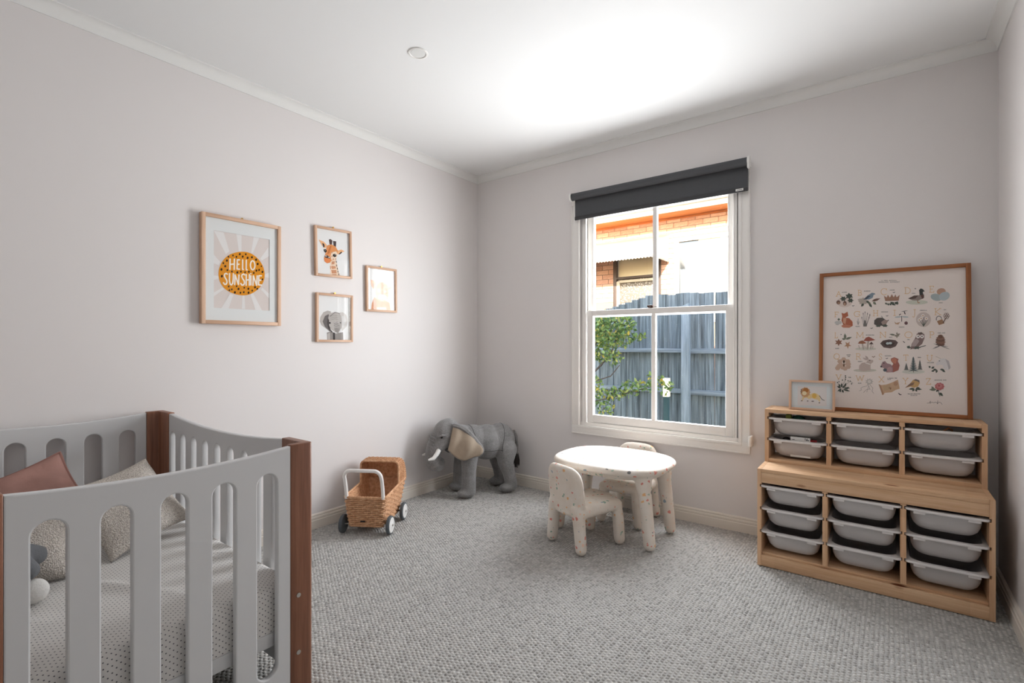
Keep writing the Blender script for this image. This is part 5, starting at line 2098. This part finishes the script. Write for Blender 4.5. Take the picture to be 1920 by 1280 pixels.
framed('picture_frame', 'small framed baby elephant print hanging below the giraffe', 0.276, 0.322, 0.015, 0.020, M['oak_x'], M['oak_z'], A3, M['paper'], loc, rot, True)

# ---- lion cub (crop x 675..755, y 490..595 at 12.19 px)
A4 = Art([(190, 150), (800, 215), (778, 1135), (165, 1105)], pw, ph_)
O1, O2, O3 = (226, 170, 134), (238, 198, 170), (208, 142, 104)
A4.poly([(330, 810), (430, 900), (600, 910), (680, 950), (690, 1125), (250, 1108), (265, 980)], O1)
A4.poly([(250, 1108), (270, 980), (330, 830), (370, 900), (360, 1110)], O3)
A4.poly([(380, 1060), (580, 1060), (600, 1122), (380, 1112)], (236, 216, 204))
A4.poly([(262, 420), (330, 440), (380, 480), (360, 620), (310, 640), (270, 560)], O2); A4.poly([(300, 500), (350, 510), (335, 600), (300, 590)], (206, 178, 160))
A4.poly([(640, 600), (700, 555), (742, 565), (710, 640), (655, 680)], O2)
A4.poly([(400, 520), (470, 470), (590, 480), (660, 580), (665, 720), (640, 850), (560, 930), (450, 920), (370, 840), (345, 720), (360, 600)], O2)
A4.poly([(480, 480), (550, 470), (545, 740), (490, 740)], O1); A4.poly([(570, 600), (640, 620), (620, 760), (570, 740)], O1)
A4.poly([(420, 790), (500, 760), (600, 790), (590, 880), (510, 900), (430, 870)], (240, 230, 222))
A4.ell(440, 668, 30, 26, (240, 240, 238), 20); A4.ell(445, 668, 15, 15, (120, 138, 140)); A4.ell(580, 690, 26, 22, (240, 240, 238)); A4.ell(580, 690, 13, 14, (120, 138, 140))
A4.poly([(490, 735), (545, 735), (520, 770)], (180, 120, 116))
A4.stroke([(478, 815), (515, 850), (548, 815)], 9, (70, 66, 66)); A4.stroke([(515, 850), (515, 885)], 8, (70, 66, 66)); A4.stroke([(455, 890), (490, 890), (515, 878), (545, 895), (578, 885)], 8, (70, 66, 66))
loc, rot = on_left_wall(-1.078, 1.428, -0.6)
framed('picture_frame', 'small framed lion cub print hanging nearest the room corner', 0.274, 0.326, 0.015, 0.020, M['oak_x'], M['oak_z'], A4, M['paper'], loc, rot, True)

# ---- little lion in a frame on the shelf (crop x 1470..1580, y 705..780 at 17.06 px)
lw, lh = 0.222, 0.168
A5 = Art([(262, 208), (1510, 270), (1500, 1062), (244, 975)], lw - 0.026, lh - 0.026)
A5.poly([(440, 335), (1335, 370), (1325, 960), (430, 925)], (228, 222, 219))
A5.poly([(590, 650), (760, 620), (900, 560), (1020, 570), (1120, 640), (1135, 760), (1110, 850), (1070, 770), (960, 740), (880, 710), (780, 740), (720, 700), (640, 700), (600, 780), (560, 790)], (232, 208, 158))
A5.ell(950, 640, 70, 80, (228, 186, 98))
A5.star(675, 530, 160, (206, 160, 116), 11, 0.86)
A5.star(690, 470, 95, (178, 118, 66), 9, 0.8, 80)
A5.ell(645, 560, 70, 62, (236, 222, 184))
A5.stroke([(545, 440), (570, 480)], 20, DK); A5.stroke([(535, 515), (560, 530)], 22, DK)
A5.stroke([(1110, 640), (1150, 700), (1190, 755), (1260, 785)], 16, (92, 70, 60))
for (x, y, a) in ((560, 792, 26), (745, 800, 26), (900, 808, 46), (1105, 858, 26)):
    A5.ell(x, y, a, 12, (70, 60, 58))
o5 = framed('picture_frame', 'little framed lion painting standing in front of the poster', lw, lh, 0.012, 0.018, M['oak_x'], M['oak_z'], A5, plain('mount_blue', L(222, 228, 229), 0.8, 0.1),
            (2.636, -0.178, 0.8202), (math.radians(-4.0), 0, 0))
# ---- alphabet poster (crop x 1520..1840, y 480..800 at 4 px)
aw_, ah_ = 0.648, 0.782
A6 = Art([(94, 156), (1173, 88), (1173, 1206), (92, 1134)], aw_ - 0.036, ah_ - 0.036)
GOLD = (224, 184, 132)
LT = dict(A=(190, 268, 230, 306), B=(354, 260, 388, 300), C=(528, 248, 576, 297), D=(706, 242, 756, 289), E=(894, 233, 934, 280), F=(178, 426, 214, 463), G=(326, 421, 374, 462), H=(468, 416, 512, 457),
          I=(622, 414, 644, 455), J=(766, 411, 792, 468), K=(931, 404, 984, 452), L=(179, 583, 207, 622), M=(342, 582, 402, 622), N=(518, 580, 572, 622), O=(709, 579, 764, 624), P=(892, 579, 934, 624),
          Q=(176, 742, 222, 786), R=(340, 742, 381, 785), S=(512, 744, 540, 788), T=(698, 753, 734, 795), U=(869, 756, 919, 800), V=(192, 900, 234, 936), W=(342, 907, 404, 945), X=(513, 917, 554, 955),
          Y=(691, 927, 734, 970), Z=(863, 930, 904, 975))
for ch_, bxx in LT.items():
    A6.new(); put(A6, SG[ch_], *bxx, 4.0, GOLD)
CAP = [('ACORN', 235, 272, 272), ('BLUEBIRD', 402, 264, 450), ('CROWN', 596, 258, 634), ('DUCK', 764, 284, 790), ('EGGS', 966, 357, 996), ('FOX', 190, 518, 210), ('GRASS', 338, 533, 370), ('HEDGEHOG', 532, 424, 584),
       ('INSECTS', 664, 540, 706), ('JONQUILS', 822, 414, 876), ('KEY', 1002, 410, 1022), ('LEAVES', 186, 699, 216), ('MUSHROOMS', 417, 599, 480), ('NEST', 590, 617, 616), ('OWL', 726, 635, 748), ('PINE CONE', 955, 586, 1012),
       ('QUEEN', 272, 748, 302), ('BEE', 279, 759, 297), ('RABBIT', 357, 798, 390), ('SQUIRREL', 558, 757, 608), ('TREES', 804, 770, 830), ('UNICORN', 874, 809, 926), ('VINE', 284, 917, 306), ('WAND', 358, 961, 384),
       ('X MARKS THE', 578, 924, 650), ('SPOT', 578, 934, 604), ('YELLOW BREASTED', 728, 1042, 822), ('ROBIN', 750, 1053, 800), ('ZEPHIRINE ROSE', 928, 940, 1018), ('A VERY MAGICAL', 534, 184, 650), ('WOODLAND ALPHABET', 512, 196, 674)]
for (tx, x0, y0, x1) in CAP:
    A6.new(); small_text(A6, tx, x0, y0, x1, 6.0)
GRN, GRN2, BRN, BRN2, GRY = (84, 92, 82), (122, 126, 108), (120, 92, 80), (158, 122, 100), (120, 116, 114)
a6 = A6
a6.new(); a6.ell(255, 350, 58, 40, (222, 204, 194)); a6.star(290, 305, 32, GRN, 6, 0.6, 26, 0.4); a6.star(245, 325, 26, GRN, 6, 0.6, 22); a6.star(300, 338, 26, GRN, 6, 0.6, 20)
a6.ell(208, 352, 16, 16, BRN, 30); a6.ell(212, 358, 10, 10, BRN2); a6.ell(257, 360, 14, 18, BRN); a6.ell(256, 366, 9, 11, (186, 150, 128))
a6.new(); a6.leaf(352, 330, 405, 345, 14, (196, 182, 172)); a6.star(395, 345, 38, (186, 174, 162), 8, 0.75, 30); a6.poly([(396, 332), (430, 300), (462, 280), (482, 284), (488, 292), (474, 296), (468, 318), (440, 332)], (134, 150, 162)); a6.poly([(396, 332), (430, 302), (452, 306), (420, 330)], (84, 92, 104))
for (p_, q_, c_) in (((460, 345), (526, 324), BRN), ((430, 350), (455, 372), GRN2), ((400, 362), (380, 386), GRN), ((440, 362), (462, 392), GRN), ((470, 350), (495, 372), GRN2), ((420, 340), (440, 360), GRN)):
    a6.leaf(*p_, *q_, 11, c_)
a6.new(); a6.poly([(562, 342), (552, 302), (574, 318), (582, 296), (598, 318), (612, 292), (626, 316), (640, 294), (648, 316), (672, 298), (664, 340)], (170, 130, 108)); a6.stroke([(564, 340), (662, 338)], 7, (150, 108, 86))
for i in range(7):
    x = 562 + i * 16
    a6.leaf(x, 356 + 5 * math.sin(i), x + (14 if i < 3 else -6), 372 + 8 * math.sin(i * 1.1), 8, GRN)
a6.leaf(600, 350, 640, 380, 12, GRN); a6.leaf(660, 348, 636, 372, 10, GRN)
a6.new(); a6.ell(800, 355, 84, 18, (206, 206, 190)); a6.poly([(734, 326), (780, 304), (818, 302), (840, 282), (856, 300), (850, 326), (812, 342), (770, 340)], (150, 134, 126)); a6.poly([(734, 326), (780, 304), (812, 304), (790, 326), (756, 332)], (98, 80, 72)); a6.poly([(822, 300), (818, 262), (830, 250), (848, 256), (860, 272), (846, 276), (850, 300)], (66, 70, 68)); a6.poly([(828, 300), (852, 296), (856, 320), (840, 328)], (104, 76, 70)); a6.stroke([(806, 342), (810, 360), (822, 358)], 5, (160, 112, 78)); a6.ell(790, 251, 6, 4, GRY)
a6.new(); a6.ell(985, 275, 34, 26, (190, 152, 130), -10); a6.ell(948, 318, 44, 27, (172, 182, 182), 12); a6.ell(1008, 310, 42, 32, (184, 194, 196), -22)
a6.new(); a6.ell(208, 506, 28, 14, (200, 196, 190)); a6.star(212, 482, 12, GRN, 4); a6.poly([(232, 432), (252, 438), (278, 424), (284, 456), (262, 468), (292, 474), (316, 500), (318, 530), (292, 546), (244, 544), (230, 532), (246, 522), (232, 490), (238, 460)], (178, 104, 76)); a6.poly([(246, 470), (270, 472), (262, 520), (244, 505)], (206, 158, 130)); a6.poly([(230, 532), (262, 520), (306, 530), (290, 546), (246, 545)], (196, 130, 104))
a6.new()
for (x0, y0, x1, y1) in ((404, 536, 396, 440), (408, 536, 410, 430), (412, 536, 428, 440), (416, 536, 440, 470), (400, 536, 386, 470), (420, 536, 446, 450)):
    a6.stroke([(x0, y0), (x1, y1)], 3, (140, 134, 130)); a6.ell(x1, y1, 3, 8, GRY)
for (x1, y1) in ((350, 495), (358, 478), (366, 500)):
    a6.stroke([(358, 524), (x1, y1)], 3.5, (160, 154, 150))
a6.poly([(396, 536), (404, 490), (414, 490), (424, 536)], (128, 124, 120))
a6.new(); a6.poly([(478, 520), (480, 490), (502, 472), (540, 470), (570, 490), (586, 492), (574, 512), (560, 530), (500, 532)], (92, 84, 80)); a6.poly([(530, 505), (556, 486), (586, 492), (572, 514), (545, 528)], (164, 142, 132)); a6.ell(585, 491, 4, 4, (40, 36, 36)); a6.stroke([(546, 478), (534, 458)], 4, GRY); a6.star(510, 534, 24, GRN, 6, 0.6, 10); a6.star(560, 532, 26, GRN, 6, 0.6, 12)
a6.new(); a6.ell(660, 466, 26, 5, (180, 190, 190), -5); a6.ell(712, 466, 26, 5, (180, 190, 190), 5); a6.stroke([(686, 462), (686, 500)], 5, (70, 70, 72)); a6.leaf(680, 426, 735, 418, 3, GRY); a6.stroke([(706, 428), (712, 444)], 7, DK); a6.poly([(630, 500), (645, 512), (676, 504), (660, 524), (638, 520)], (196, 160, 130)); a6.ell(719, 513, 13, 13, (110, 80, 82)); a6.stroke([(668, 452), (678, 444)], 6, DK)
a6.new(); a6.ell(850, 487, 56, 56, (206, 190, 182), 0, 24)
for (x1, y1) in ((836, 470), (854, 455), (872, 476), (824, 494), (880, 492)):
    a6.stroke([(850, 538), (x1, y1)], 4, GRN)
for (x, y) in ((846, 458), (872, 480), (818, 490), (832, 478)):
    a6.star(x, y, 15, (240, 234, 228), 6, 0.6); a6.ell(x, y, 5, 5, (190, 140, 96))
a6.new(); a6.poly([(950, 500), (990, 484), (1008, 516), (966, 530)], (166, 128, 98)); a6.stroke(arc(966, 484, 20, 22, 160, 350), 6, GRY); a6.stroke([(998, 512), (1016, 478)], 7, BRN)
for an in range(6):
    a6.stroke(arc(1022 + 14 * math.cos(an * PI / 3), 460 + 14 * math.sin(an * PI / 3), 9, 9, 0, 360, 8), 3, BRN)
a6.new(); a6.leaf(262, 634, 258, 588, 12, GRN2); a6.leaf(262, 634, 236, 628, 10, GRN2); a6.leaf(262, 634, 312, 616, 10, GRN2); a6.star(212, 656, 32, (150, 108, 90), 6, 0.5, 28, -1.57); a6.star(280, 676, 28, (190, 146, 116), 5, 0.42, 30, -1); a6.ell(230, 597, 4, 4, GRY)
a6.new(); a6.ell(415, 706, 80, 12, (212, 208, 194))
for (x0, y0, x1, y1, w_) in ((436, 640, 428, 705, 14), (390, 662, 398, 706, 11), (458, 668, 452, 706, 8), (362, 680, 370, 704, 5), (470, 684, 466, 704, 5), (408, 684, 412, 704, 5)):
    a6.stroke([(x0, y0), (x1, y1)], w_, (186, 172, 160))
a6.poly([(398, 646), (416, 622), (438, 614), (462, 626), (488, 640), (440, 648)], (168, 96, 82)); a6.poly([(356, 666), (370, 648), (392, 642), (422, 664), (390, 668)], (162, 110, 86)); a6.poly([(440, 672), (458, 652), (474, 672)], (104, 84, 78))
a6.new(); a6.poly([(524, 666), (545, 644), (590, 636), (640, 642), (658, 660), (640, 690), (600, 704), (550, 696)], (100, 82, 78)); a6.poly([(545, 664), (590, 650), (636, 662), (620, 684), (565, 684)], (76, 62, 60)); a6.ell(580, 666, 13, 9, (196, 208, 206)); a6.ell(600, 664, 13, 9, (206, 216, 214)); a6.leaf(640, 604, 592, 596, 8, GRN2)
for (x1, y1) in ((650, 580), (676, 594), (668, 612), (650, 628), (632, 614)):
    a6.leaf(650, 602, x1, y1, 7, (140, 132, 116))
a6.new(); a6.stroke([(726, 694), (780, 706), (864, 684)], 6, GRN); a6.poly([(750, 712), (760, 670), (786, 628), (800, 594), (826, 584), (856, 598), (856, 630), (838, 672), (800, 700)], (138, 116, 112)); a6.poly([(756, 690), (776, 640), (800, 632), (818, 650), (790, 690)], (178, 160, 156)); a6.ell(808, 615, 14, 14, (240, 232, 226)); a6.ell(838, 615, 14, 14, (240, 232, 226)); a6.ell(810, 614, 5, 5, (40, 36, 36)); a6.ell(838, 614, 5, 5, (40, 36, 36)); a6.star(826, 590, 26, (104, 88, 82), 5, 0.6, 9); a6.star(800, 700, 30, GRN, 6, 0.5, 14); a6.star(738, 695, 16, GRN, 5, 0.5); a6.stroke([(696, 652), (708, 660)], 5, DK)
a6.new()
for (y, w_, c_) in ((674, 36, (118, 86, 72)), (658, 42, (138, 102, 86)), (642, 40, (120, 88, 74)), (628, 34, (144, 108, 92)), (616, 22, (120, 88, 74))):
    a6.star(976, y, w_, c_, 9, 0.8, 16)
for (x1, y1) in ((910, 712), (924, 700), (1050, 714), (1036, 692), (920, 668)):
    a6.leaf(976, 686, x1, y1, 3, GRY)
a6.new()
for (x, y) in ((250, 785), (222, 800), (280, 800), (215, 835), (245, 845), (285, 840), (262, 815), (232, 818), (286, 820), (205, 850), (262, 852)):
    a6.ell(x, y, 20, 18, (206, 176, 156), 0, 6)
a6.ell(252, 815, 7, 26, (110, 82, 62)); a6.ell(252, 800, 7, 7, (70, 54, 46)); a6.ell(244, 812, 10, 4, (220, 210, 200), 60); a6.ell(260, 812, 10, 4, (220, 210, 200), -60)
a6.new(); a6.ell(410, 868, 88, 12, (206, 200, 186)); a6.poly([(366, 866), (366, 832), (386, 812), (420, 806), (436, 786), (470, 790), (472, 804), (452, 822), (452, 866), (400, 876)], (200, 182, 172)); a6.leaf(436, 790, 412, 756, 9, (190, 170, 162)); a6.leaf(430, 792, 392, 772, 9, (200, 182, 174)); a6.ell(446, 793, 4, 3, (50, 44, 44)); a6.stroke([(414, 812), (446, 822)], 6, (240, 234, 228)); a6.stroke([(464, 764), (474, 770), (484, 762)], 5, (150, 120, 100))
a6.new(); a6.poly([(600, 850), (622, 820), (604, 796), (604, 780), (630, 770), (662, 784), (656, 800), (670, 830), (660, 868), (620, 884)], (166, 104, 92)); a6.poly([(604, 790), (630, 772), (650, 790), (640, 820), (620, 812)], (196, 130, 108)); a6.poly([(530, 830), (540, 806), (560, 798), (576, 816), (606, 824), (620, 850), (618, 882), (570, 884), (552, 852), (536, 846)], (160, 130, 132)); a6.ell(595, 862, 20, 20, (182, 146, 146)); a6.ell(552, 814, 4, 4, (40, 36, 36)); a6.ell(532, 840, 7, 7, (80, 76, 80)); a6.ell(560, 866, 14, 12, (96, 104, 112))
a6.new(); a6.ell(772, 880, 86, 16, (214, 212, 200))
for i in range(8):
    y = 780 + i * 13
    w_ = 10 + i * 4.2
    a6.poly([(772, y - 14), (772 + w_, y + 6), (772, y), (772 - w_, y + 6)], (80, 94, 96))
a6.stroke([(772, 860), (772, 884)], 4, (90, 84, 80))
for (cx, y0, hh) in ((719, 820, 44), (821, 796, 64)):
    for i in range(4):
        y = y0 + hh * i / 4
        a6.poly([(cx, y - 8), (cx + 7 + i * 4, y + hh / 3.2), (cx - 7 - i * 4, y + hh / 3.2)], (112, 112, 108))
a6.new(); a6.poly([(940, 820), (958, 796), (976, 782), (1006, 780), (1034, 800), (1046, 840), (1030, 872), (1000, 862), (990, 830), (966, 826), (948, 834)], (226, 220, 217)); a6.poly([(1010, 784), (1036, 800), (1050, 850), (1036, 866), (1026, 826)], (196, 188, 188)); a6.stroke([(976, 782), (940, 766)], 3, (190, 176, 160)); a6.ell(967, 799, 5, 3, (70, 64, 64))
for (x, y, x1, y1) in ((900, 850, 886, 838), (906, 856, 930, 842), (920, 860, 950, 870), (950, 866, 940, 890), (970, 862, 1004, 868), (985, 866, 1010, 884), (930, 870, 905, 878)):
    a6.leaf(x, y, x1, y1, 9, GRN)
a6.new()
for (x, y, x1, y1) in ((232, 1000, 200, 985), (236, 1005, 204, 1024), (240, 1000, 270, 975), (245, 1008, 300, 1024), (250, 1000, 300, 1000), (240, 1010, 250, 1036), (225, 990, 214, 968), (260, 990, 268, 960), (236, 996, 236, 960), (270, 1008, 290, 990), (230, 1012, 222, 1030)):
    a6.leaf(x, y, x1, y1, 8, GRN)
for (x, y) in ((264, 908), (266, 920), (264, 936), (284, 946), (300, 948), (310, 968), (216, 952), (204, 958), (242, 940)):
    a6.ell(x, y, 4, 5, GRN)
for p_ in ([(236, 990), (264, 940), (264, 905)], [(240, 990), (300, 950), (322, 964)], [(232, 990), (205, 955)]):
    a6.stroke(p_, 2, GRN, False)
a6.new()
for p_ in ([(424, 1030), (436, 990), (440, 962)], [(440, 962), (425, 985), (398, 990), (380, 1000), (384, 1015), (368, 1020)], [(440, 962), (455, 985), (470, 1000), (462, 1022), (476, 1040)], [(440, 985), (448, 1012)], [(424, 1010), (412, 1020), (400, 1034)], [(424, 1010), (448, 1006)]):
    a6.stroke(p_, 3, (168, 160, 154))
a6.star(443, 952, 32, (196, 188, 180), 9, 0.62, 26); a6.ell(443, 952, 13, 12, (226, 218, 210))
a6.new(); a6.poly([(512, 972), (530, 978), (570, 974), (610, 960), (656, 938), (670, 1006), (640, 1014), (610, 1032), (560, 1036), (540, 1052)], (206, 172, 140)); a6.poly([(512, 972), (526, 976), (552, 1046), (540, 1054)], (180, 140, 110)); a6.poly([(540, 985), (600, 975), (600, 1010), (556, 1020)], (196, 168, 134)); a6.stroke([(590, 1000), (604, 1000), (600, 1010)], 6, (150, 110, 84)); a6.ell(640, 968, 16, 16, (190, 150, 122)); a6.stroke([(662, 1040), (670, 1050), (680, 1050)], 6, DK)
a6.new(); a6.poly([(708, 1000), (748, 966), (770, 940), (790, 934), (816, 944), (820, 966), (806, 990), (776, 1000), (750, 990)], (206, 166, 112)); a6.poly([(708, 1000), (748, 966), (780, 958), (770, 980), (740, 988)], (142, 112, 92)); a6.poly([(772, 944), (790, 934), (816, 944), (816, 962), (800, 950)], (120, 112, 106))
for (x, y, x1, y1) in ((780, 1005, 736, 1010), (780, 1008, 762, 1026), (785, 1006, 836, 1012), (790, 1002, 820, 1000), (785, 1010, 800, 1028)):
    a6.leaf(x, y, x1, y1, 9, GRN)
a6.new(); a6.stroke([(962, 1010), (958, 1040), (968, 1064)], 4, GRN); a6.leaf(944, 1012, 888, 1014, 12, GRN2); a6.leaf(925, 1010, 905, 990, 9, GRN2); a6.leaf(962, 1036, 992, 1062, 12, GRN); a6.leaf(958, 1012, 940, 1030, 9, GRN); a6.star(966, 990, 38, (190, 112, 112), 9, 0.85, 30); a6.star(964, 986, 24, (206, 138, 136), 8, 0.8, 18); a6.star(962, 984, 12, (180, 100, 100), 6, 0.7, 10)
for (x, y) in ((320, 378), (628, 278), (460, 550), (576, 456), (574, 778)):
    a6.new(); a6.stroke([(x - 7, y), (x, y + 3), (x + 7, y - 2)], 5, GRY)
a6.new(); a6.stroke([(872, 1114), (890, 1112), (898, 1098), (894, 1116), (908, 1106), (920, 1112), (936, 1106), (950, 1116), (952, 1094), (948, 1120), (962, 1106), (976, 1112), (984, 1124)], 2.6, (110, 104, 100))
lean = math.degrees(math.atan2(0.075, 0.775))
framed('poster_frame', 'large brown framed illustrated alphabet poster leaning on the wall above the bins', aw_, ah_, 0.019, 0.022, M['teak_x'], M['teak_z'], A6,
       plain('blush_paper', L(238, 226, 218), 0.8, 0.1), (2.986, -0.092, 0.8202), (math.radians(-lean), 0, 0))
